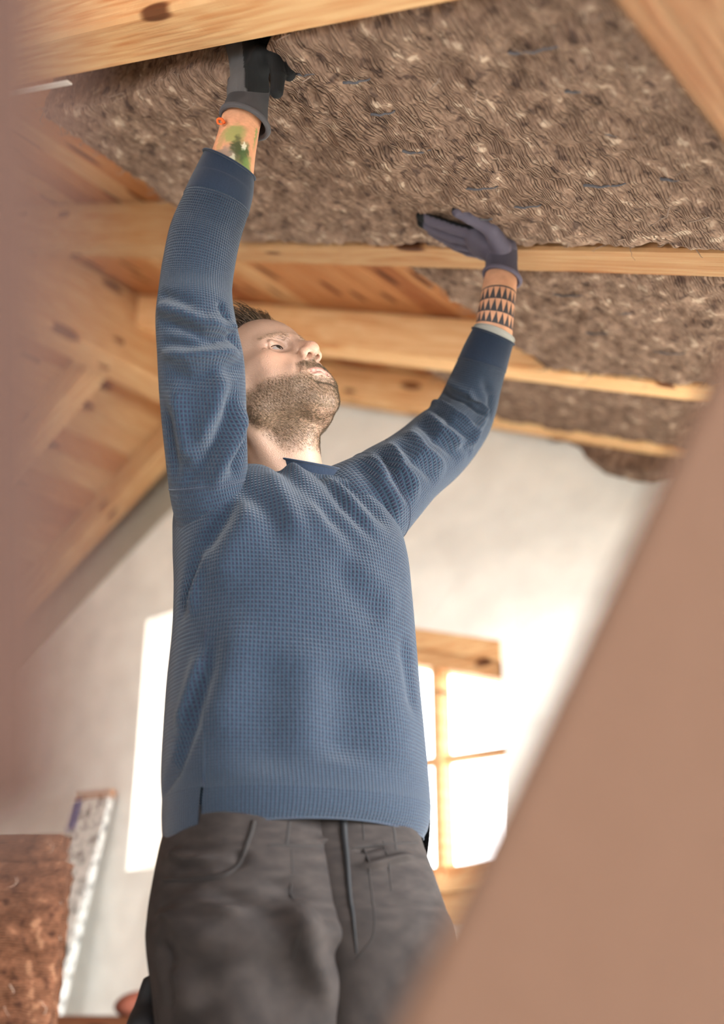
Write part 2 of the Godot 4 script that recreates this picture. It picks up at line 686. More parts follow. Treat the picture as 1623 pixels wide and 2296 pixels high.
func tattoo_triangles() -> ImageTexture:  # skin with a band of three rows of dark triangles
	var w := 1024
	var h := 512
	var a := noise_image(256, 0.03, 601, 3)
	var col := PackedByteArray()
	col.resize(w * h * 3)
	for y in h:
		for x in w:
			var f := a[(y / 2) * 256 + x / 4] / 255.0 - 0.5
			var k := Vector3(0.72, 0.53, 0.41) * (1.0 + f * 0.14)
			var u := float(x) / w
			var v := float(y) / h
			var v0 := 0.245
			var v1 := 0.525
			var ink := 0.0
			if v > v0 and v < v1:
				var row := (v - v0) / (v1 - v0) * 3.0
				var rf: float = row - floorf(row)
				var cell := fposmod(u * 18.0 + floorf(row) * 0.5, 1.0)
				ink = 1.0 if absf(cell - 0.5) < (1.0 - rf) * 0.5 + 0.02 else 0.0
				if rf < 0.06:
					ink = 1.0
			elif v >= v1 and v < v1 + 0.012:
				ink = 1.0
			for q in [[0.30, 0.80, 0.31, 0.87], [0.205, 0.79, 0.207, 0.86], [0.22, 0.80, 0.23, 0.83]]:   # short strokes near the glove
				var pa := Vector2(u - q[0], v - q[1])
				var ba := Vector2(q[2] - q[0], q[3] - q[1])
				if (pa - ba * clampf(pa.dot(ba) / ba.length_squared(), 0, 1)).length() < 0.0035:
					ink = 0.8
			k = k.lerp(Vector3(0.17, 0.18, 0.20), ink * 0.93)
			var id := y * w + x
			for ch in 3:
				col[id * 3 + ch] = int(clampf(k[ch], 0, 1) * 255)
	return tex(w, h, col)

func make_materials() -> void:
	var wt := wood_textures()
	var tones := [Color(0.84, 0.80, 0.76), Color(0.90, 0.87, 0.83), Color(0.76, 0.64, 0.55), Color(0.66, 0.51, 0.42), Color(1.0, 0.99, 0.96), Color(0.50, 0.445, 0.41), Color(0.72, 0.68, 0.64)]
	for i in tones.size():
		var m := mat(tones[i], 0.72, "sawn softwood %d" % i)
		m.albedo_texture = wt[0]
		m.heightmap_enabled = true
		m.heightmap_texture = wt[1]
		m.heightmap_scale = 0.12
		m.uv1_scale = Vector3(1 / 2.4, 1 / 0.6, 1)
		M["wood%d" % i] = m
	var nt := tex(256, 256, (func():
		var a := noise_image(256, 0.02, 91, 4)
		var d := PackedByteArray()
		d.resize(256 * 256 * 3)
		for i in 65536:
			var k := 0.93 + (a[i] / 255.0 - 0.5) * 0.10
			d[i * 3] = int(k * 250)
			d[i * 3 + 1] = int(k * 246)
			d[i * 3 + 2] = int(k * 236)
		return d).call())
	var pl := mat(Color(1, 1, 1), 0.9, "lime plaster")
	pl.albedo_texture = nt
	pl.heightmap_enabled = true
	pl.heightmap_texture = tex(256, 256, noise_image(256, 0.03, 92, 5), false)
	pl.heightmap_scale = 0.4
	pl.uv1_triplanar = true
	pl.uv1_scale = Vector3.ONE * 1.1
	M.plaster = pl
	var gp := mat(Color(0.62, 0.58, 0.52), 0.9, "bare grey mortar")
	gp.heightmap_enabled = true
	gp.heightmap_texture = pl.heightmap_texture
	gp.heightmap_scale = 1.2
	gp.uv1_triplanar = true
	gp.uv1_scale = Vector3.ONE * 3.0
	M.mortar = gp
	var ft := mat(Color(0.56, 0.55, 0.535), 0.9, "grey screed")
	ft.albedo_texture = nt
	ft.uv1_triplanar = true
	ft.uv1_scale = Vector3.ONE * 0.7
	M.floor = ft
	var wo := wool_textures()
	var wl := mat(Color(0.92, 0.90, 0.88), 0.95, "brown mineral wool")
	wl.albedo_texture = wo[0]
	wl.heightmap_enabled = true
	wl.heightmap_texture = wo[1]
	wl.heightmap_scale = 0.5
	wl.uv1_scale = Vector3(1 / 0.62, 1 / 0.62, 1)
	wl.metallic_specular = 0.15
	M.wool = wl
	var wd := wl.duplicate()
	wd.albedo_color = Color(0.60, 0.48, 0.41)
	wd.resource_name = "rust brown wool"
	M.wool_rust = wd
	M.fibre = mat(Color(0.52, 0.44, 0.385), 0.9, "loose wool fibre")
	M.mark = mat(Color(0.36, 0.35, 0.36), 0.95, "blue grey thread")
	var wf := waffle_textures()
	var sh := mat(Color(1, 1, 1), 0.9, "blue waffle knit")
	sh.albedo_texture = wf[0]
	sh.heightmap_enabled = true
	sh.heightmap_texture = wf[1]
	sh.heightmap_scale = 0.13
	sh.uv1_scale = Vector3(1 / 0.062, 1 / 0.062, 1)
	sh.metallic_specular = 0.15
	sh.rim_enabled = true
	sh.rim = 0.25
	M.waffle = sh
	var rib := rib_texture()
	var cf := mat(Color(1, 1, 1), 0.9, "blue rib knit")
	cf.albedo_texture = cloth_texture(0.02, Color(0.098, 0.126, 0.172), Color(0.126, 0.158, 0.208), 41)
	cf.heightmap_enabled = true
	cf.heightmap_texture = rib
	cf.heightmap_scale = 0.02
	cf.uv1_scale = Vector3(60, 60, 1)
	cf.metallic_specular = 0.15
	cf.rim_enabled = true
	cf.rim = 0.3
	M.cuff = cf
	var gy := mat(Color(0.62, 0.61, 0.58), 0.9, "heather grey jersey")
	gy.albedo_texture = cloth_texture(0.1, Color(0.75, 0.75, 0.73), Color(1, 1, 1), 43)
	gy.uv1_scale = Vector3(40, 40, 1)
	M.jersey = gy
	var tr := mat(Color(1, 1, 1), 0.85, "grey brown canvas")
	tr.albedo_texture = cloth_texture(0.015, Color(0.115, 0.100, 0.095), Color(0.172, 0.151, 0.141), 51)
	tr.uv1_scale = Vector3(7, 7, 1)
	tr.metallic_specular = 0.2
	M.canvas = tr
	M.seam = mat(Color(0.11, 0.096, 0.09), 0.85, "canvas seam")
	M.black = mat(Color(0.05, 0.05, 0.055), 0.7, "black nylon")
	var gl := mat(Color(1, 1, 1), 0.85, "work glove")
	gl.vertex_color_use_as_albedo = true
	gl.heightmap_enabled = true
	gl.heightmap_texture = rib
	gl.heightmap_scale = 0.03
	gl.uv1_triplanar = true
	gl.uv1_scale = Vector3.ONE * 55.0
	M.glove = gl
	var sk := mat(Color(1, 1, 1), 0.52, "skin")
	sk.vertex_color_use_as_albedo = true
	sk.subsurf_scatter_enabled = true
	sk.subsurf_scatter_strength = 0.06
	sk.metallic_specular = 0.4
	sk.heightmap_enabled = true
	sk.heightmap_texture = tex(256, 256, noise_image(256, 0.12, 95, 3), false)
	sk.heightmap_scale = 0.05
	sk.uv1_triplanar = true
	sk.uv1_scale = Vector3.ONE * 14.0
	M.skin = sk
	for q in [["skin_plants", tattoo_flowers()], ["skin_band", tattoo_triangles()]]:
		var m := mat(Color(1, 1, 1), 0.55, q[0])
		m.albedo_texture = q[1]
		m.subsurf_scatter_enabled = true
		m.subsurf_scatter_strength = 0.08
		m.metallic_specular = 0.4
		M[q[0]] = m
	M.hair = mat(Color(0.25, 0.165, 0.11), 0.5, "brown hair")
	M.hair.vertex_color_use_as_albedo = true
	M.hair.albedo_color = Color(1, 1, 1)
	M.lash = mat(Color(0.10, 0.07, 0.05), 0.7, "lashes")
	M.eye_white = mat(Color(0.50, 0.45, 0.42), 0.2, "eye white")
	M.iris = mat(Color(0.16, 0.13, 0.10), 0.15, "iris")
	var gs2 := mat(Color(0.95, 0.97, 0.97, 0.06), 0.03, "window glass")
	gs2.transparency = BaseMaterial3D.TRANSPARENCY_ALPHA
	M.glass = gs2
	M.white = mat(Color(0.86, 0.85, 0.82), 0.6, "plain white")
	M.blue = mat(Color(0.16, 0.26, 0.50), 0.6, "blue plastic")
	M.orange = mat(Color(0.85, 0.36, 0.16), 0.7, "orange thread")
	var al := mat(Color(0.88, 0.87, 0.84), 0.55, "scuffed white lath")
	al.albedo_texture = tex(256, 256, (func():
		var a := noise_image(256, 0.03, 191, 4)
		var d := PackedByteArray()
		d.resize(256 * 256 * 3)
		for i in 65536:
			var k := 1.0 - smoothstep(0.60, 0.72, a[i] / 255.0) * 0.45
			for ch in 3:
				d[i * 3 + ch] = int(k * 250)
		return d).call())
	al.uv1_triplanar = true
	al.uv1_scale = Vector3.ONE * 2.5
	M.lath = al
	var fb := mat(Color(0.235, 0.162, 0.115), 0.9, "tan fibreboard")
	fb.heightmap_enabled = true
	fb.heightmap_texture = pl.heightmap_texture
	fb.heightmap_scale = 0.1
	fb.uv1_triplanar = true
	fb.uv1_scale = Vector3.ONE * 4.0
	M.fibreboard = fb
	var db := mat(Color(0.40, 0.30, 0.26), 0.8, "stained timber")
	db.albedo_texture = wt[0]
	db.uv1_scale = Vector3(1 / 2.4, 1 / 0.6, 1)
	M.stained = db
	M.dark_timber = mat(Color(0.16, 0.095, 0.065), 0.85, "dark batten")
	M.leather = mat(Color(0.45, 0.25, 0.19), 0.7, "red brown cloth")

# ------------------------------------------------------------------ the house
func prism(st: SurfaceTool, poly: Array, s0: float, s1: float) -> void:   # outline in (u, y), run along s
	var c := Vector2.ZERO
	for p in poly:
		c += p / float(poly.size())
	var area := 0.0
	for i in poly.size():
		var a: Vector2 = poly[i]
		var b: Vector2 = poly[(i + 1) % poly.size()]
		area += a.cross(b)
	var turn := area > 0.0
	for i in poly.size():
		var a: Vector2 = poly[i]
		var b: Vector2 = poly[(i + 1) % poly.size()]
		var q := [W(s0, a.x, a.y), W(s0, b.x, b.y), W(s1, b.x, b.y), W(s1, a.x, a.y)]
		quad(st, q, not turn)
	for k in range(1, poly.size() - 1):
		var t := [poly[0], poly[k], poly[k + 1]]
		var lo := []
		var hi := []
		for v in t:
			lo.append(W(s0, v.x, v.y))
			hi.append(W(s1, v.x, v.y))
		quad(st, lo, turn)
		quad(st, hi, not turn)

func quad(st: SurfaceTool, q: Array, flip: bool) -> void:
	var o := [0, 1, 2, 0, 2, 3] if q.size() == 4 else [0, 1, 2]
	if flip:
		o.reverse()
	for k in o:
		st.set_uv(Vector2(q[k].x + q[k].z, q[k].y))
		st.add_vertex(q[k])

func prisms(list: Array) -> ArrayMesh:
	var st := SurfaceTool.new()
	st.begin(Mesh.PRIMITIVE_TRIANGLES)
	st.set_smooth_group(-1)
	for e in list:
		prism(st, e[0], e[1], e[2])
	st.generate_normals()
	return st.commit()

func rect(u0: float, u1: float, y0: float, y1: float) -> Array:
	return [Vector2(u0, y0), Vector2(u1, y0), Vector2(u1, y1), Vector2(u0, y1)]

func under_roof(u0: float, u1: float, y0: float, lift := 0.16) -> Array:
	return [Vector2(u0, y0), Vector2(u1, y0), Vector2(u1, slope_y(u1) + lift), Vector2(u0, slope_y(u0) + lift)]

func build_house() -> void:
	struct("floor", prisms([[rect(-2.1, 7.82, -0.2, 0.0), -2.8, 3.1]]), M.floor)
	# far gable with two windows
	var e := WALL + 0.3
	var lint := func(u: float) -> float: return 1.878 + (u - 2.05) * 0.32
	struct("wall_far", prisms([
		[under_roof(-2.1, 1.778, 0.0), WALL, e], [rect(1.778, 2.35, 0.0, 1.10), WALL, e],
		[[Vector2(1.778, lint.call(1.778)), Vector2(2.35, lint.call(2.35)), Vector2(2.35, slope_y(2.35) + 0.16), Vector2(1.778, slope_y(1.778) + 0.16)], WALL, e],
		[under_roof(2.35, RIDGE, 0.0), WALL, e], [under_roof(RIDGE, 3.0, 0.0), WALL, e], [rect(3.0, 3.476, 0.0, 1.226), WALL, e],
		[under_roof(3.0, 3.476, 2.2), WALL, e], [under_roof(3.476, 7.82, 0.0), WALL, e]]), M.plaster)
	# unseen gable behind the camera, with one window added for fill light
	struct("wall_near", prisms([
		[under_roof(-2.1, 0.3, 0.0, 0.3), -2.8, -2.6], [rect(0.3, 1.9, 0.0, 0.4), -2.8, -2.6], [under_roof(0.3, 1.9, 1.7), -2.8, -2.6], [under_roof(1.9, RIDGE, 0.0), -2.8, -2.6],
		[under_roof(RIDGE, 7.82, 0.0), -2.8, -2.6]]), M.plaster)
	# eaves walls; the right one carries a dormer with a wide window behind the camera
	var cheek := [Vector2(-2.1, slope_y(-2.1) + 0.1), Vector2(-0.05, slope_y(-0.05) + 0.16), Vector2(-2.1, slope_y(-0.05) + 0.16)]
	struct("wall_right", prisms([
		[rect(-2.1, -1.9, 0.0, 0.95), 0.4, 3.1], [rect(-2.1, -1.9, 0.0, 0.95), -2.8, -2.0], [rect(-2.1, -1.9, 0.0, 0.35), -2.0, 0.4], [rect(-2.1, -1.9, 1.6, 1.85), -2.0, 0.4],
		[rect(-2.1, -1.9, 0.35, 1.6), -2.0, -1.9], [rect(-2.1, -1.9, 0.35, 1.6), 0.3, 0.4], [cheek, -2.1, -2.0], [cheek, 0.4, 0.5]]), M.plaster)
	struct("wall_left", prisms([[rect(7.62, 7.82, 0.0, 0.95), -2.8, 3.1]]), M.plaster)
	# roof deck, with boards nailed under it and an unseen opening added for light
	var deck := func(u0: float, u1: float, s0: float, s1: float) -> Array:
		return [[Vector2(u0, slope_y(u0) + 0.165), Vector2(u1, slope_y(u1) + 0.165), Vector2(u1, slope_y(u1) + 0.28), Vector2(u0, slope_y(u0) + 0.28)], s0, s1]
	var roof := struct("ceiling", prisms([deck.call(-2.1, -0.05, -2.8, -2.0), deck.call(-2.1, -1.6, 0.4, 3.1), deck.call(-1.6, -0.3, 0.4, 1.3), deck.call(-1.6, -0.3, 2.5, 3.1), deck.call(-0.3, -0.05, 0.4, 3.1),
		deck.call(-0.05, RIDGE, -2.8, 3.1), deck.call(RIDGE, 7.82, -2.8, 3.1), [rect(-2.1, -0.04, 1.765, 1.87), -2.1, 0.5]]), M.wood3)
	var boards := []
	for i in 3:
		boards.append(timber(0.118, 0.024, 5.372, 0.003, i * 0.41))
	rng.seed = 7
	var step := 0.12
	for side in 2:
		for k in 44:
			var along: float = 0.06 + k * step
			if along > 5.27:
				break
			var u: float = RIDGE - along * cos(PITCH) if side == 0 else RIDGE + along * cos(PITCH)
			if u < 0.0:
				continue
			var up := (Basis(Vector3.UP, TURN) * Basis(Vector3.RIGHT, PITCH if side == 0 else -PITCH)).y
			var b := aim(rs, up)
			var p := W(0.085, u, slope_y(u)) + up * (0.12 + 0.0125 + rng.randf() * 0.003)
			part("plank", boards[rng.randi() % 3], M["wood%d" % [0, 2, 3, 2][rng.randi() % 4]], roof, Transform3D(b, p))
	# rafters
	var len_r := 5.2
	var rafters := [
		[0.7635, 0, 0.10, "wood1", "sawn rafter crossing the top left corner just above the raised gloved fist"],
		[1.4805, 0, 0.62, "wood6", "sawn rafter running level behind the gloved hand that presses the batt"],
		[2.1255, 0, 0.27, "wood4", "pale knotty rafter passing right behind the man's face"],
		[2.6445, 0, 0.80, "wood4", "rafter tight against the white gable, right slope"],
		[2.1255, 1, 0.47, "wood1", "left slope rafter dropping from the ridge beam toward the picture's left edge"],
		[2.6445, 1, 0.90, "wood0", "left slope rafter lying along the top of the white gable"]]
	for q in rafters:
		var right: bool = q[1] == 0
		var l: float = 3.2 if q[0] < 1.0 else len_r
		var uc: float = RIDGE - l * 0.5 * cos(PITCH) if right else RIDGE + l * 0.5 * cos(PITCH)
		var xf := house(q[0], uc, slope_y(uc), PITCH if right else -PITCH)
		xf.origin += xf.basis.y * 0.06
		var o := part("rafter", timber(0.093, 0.12, l, 0.005, q[2]), M[q[3]], self, xf)
		tag(o, q[4], "rafter", "roof rafters")
	var rb := part("ridge_beam", timber(0.13, 0.30, 5.372, 0.006, 0.33), M.wood0, self, Transform3D(aim(rs, Vector3.UP), W(0.086, RIDGE, slope_y(RIDGE) - 0.05)))
	tag(rb, "deep ridge beam under the peak, behind the man's raised elbow", "beam")
	var pu := part("purlin", timber(0.16, 0.15, 3.0, 0.006, 0.77), M.wood5, self, Transform3D(aim(rs, Vector3.UP), W(1.22, 0.225, 1.715)))
	tag(pu, "blurred purlin under the rafters in the top right corner", "beam")
	var ss := part("white_strip", timber(0.012, 0.004, 0.95, 0.001), M.white, self, Transform3D(house(0.8185, 1.78, slope_y(1.78) - 0.004, PITCH)))  # thin plain white strip at the near rafter's lower edge
	tag(ss, "thin white strip along the near rafter's lower edge at far left", "strip")
	# mortar left bare on the gable under the left slope
	var m := struct("trim_1", prisms([[[Vector2(RIDGE, slope_y(RIDGE) - 0.12), Vector2(7.6, slope_y(7.6) - 0.12), Vector2(7.6, slope_y(7.6) + 0.1), Vector2(RIDGE, slope_y(RIDGE) + 0.1)], WALL - 0.012, WALL + 0.02]]), M.mortar)
	m.name = "trim_1"
	build_windows()

func build_windows() -> void:
	# slanted-head casement beside the man
	var w1 := Node3D.new()
	w1.name = "window_1"
	w1.set_meta("kind", "structure")
	add_child(w1)
	var head := func(u: float) -> float: return 1.763 + (u - 2.05) * 0.32
	var beam := func(u0: float, u1: float, d0: float, d1: float, s0: float, s1: float) -> Array:
		return [[Vector2(u0, head.call(u0) + d0), Vector2(u1, head.call(u1) + d0), Vector2(u1, head.call(u1) + d1), Vector2(u0, head.call(u0) + d1)], s0, s1]
	part("lintel", prisms([beam.call(1.778, 2.35, 0.052, 0.115, WALL - 0.006, WALL + 0.24)]), M.wood1, w1)
	part("head_board", prisms([beam.call(1.778, 2.35, 0.0, 0.052, WALL + 0.012, WALL + 0.24)]), M.wood0, w1)
	part("mullion", prisms([[[Vector2(2.048, 1.15), Vector2(2.08, 1.15), Vector2(2.08, head.call(2.08)), Vector2(2.048, head.call(2.048))], WALL + 0.05, WALL + 0.11]]), M.wood1, w1)
	for q in [[1.778, 1.80], [2.326, 2.35]]:
		part("stile", prisms([[[Vector2(q[0], 1.10), Vector2(q[1], 1.10), Vector2(q[1], head.call(q[1])), Vector2(q[0], head.call(q[0]))], WALL + 0.06, WALL + 0.11]]), M.wood1, w1)
	for q in [[1.80, 2.048], [2.08, 2.326]]:
		part("glazing_bar", prisms([[rect(q[0], q[1], 1.464, 1.488), WALL + 0.065, WALL + 0.10]]), M.wood1, w1)
		part("bottom_rail", prisms([[rect(q[0], q[1], 1.10, 1.158), WALL + 0.06, WALL + 0.11]]), M.wood1, w1)
		part("pane", prisms([[rect(q[0], q[1], 1.158, 1.464), WALL + 0.080, WALL + 0.084]]), M.glass, w1)
		part("pane", prisms([[[Vector2(q[0], 1.488), Vector2(q[1], 1.488), Vector2(q[1], head.call(q[1])), Vector2(q[0], head.call(q[0]))], WALL + 0.080, WALL + 0.084]]), M.glass, w1)
	part("sill", prisms([[rect(1.74, 2.39, 1.075, 1.112), WALL - 0.05, WALL + 0.06]]), M.wood1, w1)
	part("apron", prisms([[rect(1.77, 2.36, 0.985, 1.074), WALL - 0.022, WALL + 0.01]]), M.wood0, w1)
	# the window whose bright left jamb shows beside the man's hip
	var specs := [["window_2", 3.0, 3.476, 1.226, 2.2, 0.20], ["window_3", 0.3, 1.9, 0.4, 1.7, 0.0]]
	for q in specs:
		var w := Node3D.new()
		w.name = q[0]
		w.set_meta("kind", "structure")
		add_child(w)
		var s0: float = WALL + q[5] if q[5] > 0.0 else -2.75
		var s1 := s0 + 0.05
		var mid: float = (q[1] + q[2]) / 2.0
		for r in [[q[1], q[1] + 0.045], [mid - 0.025, mid + 0.025], [q[2] - 0.045, q[2]]]:
			part("stile", prisms([[rect(r[0], r[1], q[3], q[4]), s0, s1]]), M.wood1, w)
		for r in [[q[1] + 0.045, mid - 0.025], [mid + 0.025, q[2] - 0.045]]:
			part("bottom_rail", prisms([[rect(r[0], r[1], q[3], q[3] + 0.05), s0, s1]]), M.wood1, w)
			part("top_rail", prisms([[rect(r[0], r[1], q[4] - 0.05, q[4]), s0, s1]]), M.wood1, w)
			part("pane", prisms([[rect(r[0], r[1], q[3] + 0.05, q[4] - 0.05), s0 + 0.02, s0 + 0.024]]), M.glass, w)
	var w4 := Node3D.new()
	w4.name = "window_4"
	w4.set_meta("kind", "structure")
	add_child(w4)
	for s in [[-1.9, -1.84], [-0.83, -0.77], [0.24, 0.3]]:
		part("stile", prisms([[rect(-2.05, -1.99, 0.35, 1.6), s[0], s[1]]]), M.wood1, w4)
	for s in [[-1.84, -0.83], [-0.77, 0.24]]:
		part("bottom_rail", prisms([[rect(-2.05, -1.99, 0.35, 0.42), s[0], s[1]]]), M.wood1, w4)
		part("top_rail", prisms([[rect(-2.05, -1.99, 1.53, 1.6), s[0], s[1]]]), M.wood1, w4)
		part("pane", prisms([[rect(-2.03, -2.026, 0.42, 1.53), s[0], s[1]]]), M.glass, w4)

# ------------------------------------------------------------------ insulation
func batt_mesh(s0: Callable, s1: Callable, z0: float, z1: float, thick: float, droop: Callable, sd: int, cell := 0.009) -> Array:
	# local axes: x along the ridge, y out through the roof, z down the slope; the underside is y = 0
	var n := FastNoiseLite.new()
	n.seed = sd
	n.frequency = 9.0
	n.fractal_octaves = 3
	var f := FastNoiseLite.new()
	f.seed = sd + 5
	f.frequency = 42.0
	f.fractal_octaves = 2
	var rows := int((z1 - z0) / cell)
	var wide: float = s1.call((z0 + z1) * 0.5) - s0.call((z0 + z1) * 0.5)
	var nx := int(wide / cell)
	var ny := int(thick / cell)
	var cols := nx + 2 * ny + 2
	var st := st_new()
	var pts := PackedVector3Array()
	var uvs := PackedVector2Array()
	var edge := PackedVector3Array()
	for i in rows + 1:
		var z := lerpf(z0, z1, float(i) / rows)
		for j in cols + 1:
			var a: float = s0.call(z) + f.get_noise_2d(z * 1.2, 3.0) * 0.006
			var b: float = s1.call(z) + f.get_noise_2d(z * 1.2, 9.0) * 0.006
			var jj := j % cols
			var p: Vector3
			var uv: Vector2
			if jj <= nx:
				p = Vector3(lerpf(a, b, float(jj) / nx), 0.0, z)
				uv = Vector2(p.x, z)
			elif jj <= nx + ny:
				p = Vector3(b, thick * (jj - nx) / ny, z)
				uv = Vector2(b + p.y, z)
			elif jj == nx + ny + 1:
				p = Vector3(a, thick, z)
				uv = Vector2(a - thick, z)
			else:
				p = Vector3(a, thick * (1.0 - float(jj - nx - ny - 1) / ny), z)
				uv = Vector2(a - p.y, z)
			if j == cols:
				uv = Vector2(a, z)
			var rim := minf(minf(p.x - a, b - p.x), minf(z - z0, z1 - z) * 1.0)
			var down := (1.0 - p.y / thick)
			p.y += down * (n.get_noise_2d(p.x, z) * 0.011 + f.get_noise_2d(p.x * 0.6, z * 1.6) * 0.006 + droop.call(p.x, z))
			p.y += down * (0.012 * exp(-rim / 0.012) if jj <= nx else 0.012)
			if jj > nx:
				p.x += n.get_noise_2d(z * 1.5, p.y * 3.0 + jj) * 0.004 + f.get_noise_2d(z, p.y * 2.0) * 0.005
			pts.append(p)
			uvs.append(uv)
	grid_mesh(st, rows, cols, pts, uvs, true)
	for row in [0, rows]:                       # the cut ends
		var base := st_count(st)
		var c := Vector3.ZERO
		for j in cols:
			c += pts[row * (cols + 1) + j] / cols
		st.set_normal(Vector3(0, 0, -1 if row == 0 else 1))
		st.set_uv(Vector2(c.x, c.y))
		st.add_vertex(c)
		for j in cols:
			var p := pts[row * (cols + 1) + j]
			st.set_normal(Vector3(0, -0.2, -1 if row == 0 else 1))
			st.set_uv(Vector2(p.x, p.y))
			st.add_vertex(p)
		for j in cols:
			for q in ([base, base + 1 + (j + 1) % cols, base + 1 + j] if row == 0 else [base, base + 1 + j, base + 1 + (j + 1) % cols]):
				st.add_index(q)
		counts[st] = base + cols + 1
	return [st.commit(), pts, rows, cols, nx]

func fuzz(b: Array, amount: int, sd: int) -> ArrayMesh:      # curly wool ends standing off the edges and the face
	var r := RandomNumberGenerator.new()
	r.seed = sd
	var st := st_new()
	var pts: PackedVector3Array = b[1]
	for k in amount:
		var i := r.randi_range(0, b[2])
		var j := r.randi_range(0, b[4])
		var pick := r.randf()
		if pick < 0.3:
			j = 0 if r.randf() < 0.5 else b[4]
		elif pick < 0.55:
			i = 0
		var p := pts[i * (b[3] + 1) + j] + Vector3(0, 0.002, 0)
		var d := Vector3(r.randf_range(-1, 1), r.randf_range(-0.7, 0.05), r.randf_range(-1, 1)).normalized()
		var side := Vector3(r.randf_range(-1, 1), r.randf_range(-0.4, 0.1), r.randf_range(-1, 1)).normalized()
		var l := r.randf_range(0.010, 0.034)
		var path := []
		for t in 7:
			var x := t / 6.0
			path.append(p + d * l * x + side * l * 0.5 * sin(x * r.randf_range(2.0, 3.6)) + Vector3(0, -0.003 * sin(x * PI), 0))
		cord(st, path, r.randf_range(0.0006, 0.0016), 0.0003, 4)
	return st.commit()

func build_insulation() -> void:
	var flat := func(_x, _z): return 0.0
	var mk := func(u_hi: float, u_lo: float, sc: float, s0: Callable, s1: Callable, droop: Callable, sd: int, label: String, curls: int, dashes: Array, cell: float) -> void:
		var uc := (u_hi + u_lo) / 2.0
		var half := (u_hi - u_lo) / 2.0 / cos(PITCH)
		var xf := house(sc, uc, slope_y(uc), PITCH)
		var b := batt_mesh(s0, s1, -half, half, 0.10, droop, sd, cell)
		var t := thing("insulation_batt", xf.origin, xf.basis, label, "insulation", "wool batts between the rafters")
		part("wool_slab", b[0], M.wool, t)
		var fz := part("loose_fibres", fuzz(b, curls, sd + 3), M.fibre, t)
		fz.set_meta("kind", "stuff")
		var r := RandomNumberGenerator.new()
		r.seed = sd
		for q in dashes:
			var x: float = q[0] - sc
			var z: float = (uc - q[1]) / cos(PITCH)
			var l := r.randf_range(0.024, 0.040)
			var st := st_new()
			var path := []
			for k in 9:
				var v := (k / 8.0 - 0.5) * 2.0 * l
				path.append(Vector3(x + sin(k * 1.9 + x * 90.0) * 0.0016, droop.call(x, z + v) - 0.0028 + 0.004 * (v / l) * (v / l), z + v))
			cord(st, path, 0.0024, 0.0012, 6)
			part("stitch_thread", st.commit(), M.mark, t)
	# the batt being pushed in: its upper near corner still hangs clear of the rafter
	var near_edge := func(z: float) -> float: return (0.815 + 0.075 * smoothstep(-0.05, -0.62, z) + 0.075 * exp(-pow((z + 0.165) / 0.075, 2))) - 1.12
	var far_edge := func(_z: float) -> float: return 1.432 - 1.12
	var droop := func(x: float, z: float) -> float:
		var press := exp(-(pow(x - 0.36, 2) + pow(z + 0.10, 2)) / 0.004) * 0.012
		var sag := -0.012 * smoothstep(0.1, -0.6, z) * smoothstep(0.3, -0.3, x) - 0.010 * exp(-pow(x - 0.1, 2) / 0.03)
		return sag + press
	mk.call(1.56, 0.05, 1.12, near_edge, far_edge, droop, 11, "near brown wool batt with a ragged side that both gloved hands push up", 170,
		[[0.911, 0.496], [0.995, 0.481], [1.091, 0.468], [1.20, 0.449], [1.0, 0.798], [1.098, 0.806], [1.206, 0.765], [0.89, 0.839], [1.21, 0.557], [1.267, 0.723], [1.308, 0.825], [0.922, 0.783]], 0.008)
	var e2a := func(z: float) -> float: return 1.530 - 1.806
	var e2b := func(_z: float) -> float: return 2.078 - 1.806
	mk.call(1.165, 0.05, 1.806, e2a, e2b, flat, 23, "wool batt already fitted in the bay behind the tattooed forearm", 60,
		[[1.621, 0.852], [1.689, 0.771], [1.803, 0.895], [1.879, 0.772]], 0.012)
	var e3a := func(_z: float) -> float: return 2.175 - 2.385
	var e3b := func(_z: float) -> float: return 2.596 - 2.385
	mk.call(1.62, 0.05, 2.385, e3a, e3b, flat, 37, "blurred wool batt in the bay next to the white gable", 24, [], 0.014)
	var e4a := func(_z: float) -> float: return 2.694 - 2.73
	var e4b := func(_z: float) -> float: return WALL - 0.002 - 2.73
	var hang := func(_x: float, z: float) -> float: return -0.05 - 0.035 * smoothstep(-0.75, 0.3, z) + 0.05 * smoothstep(-0.62, -0.76, z) + 0.012 * sin(z * 15.0)
	mk.call(1.55, 0.05, 2.73, e4a, e4b, hang, 41, "narrow torn wool strip drooping over the top of the white gable", 40, [], 0.012)

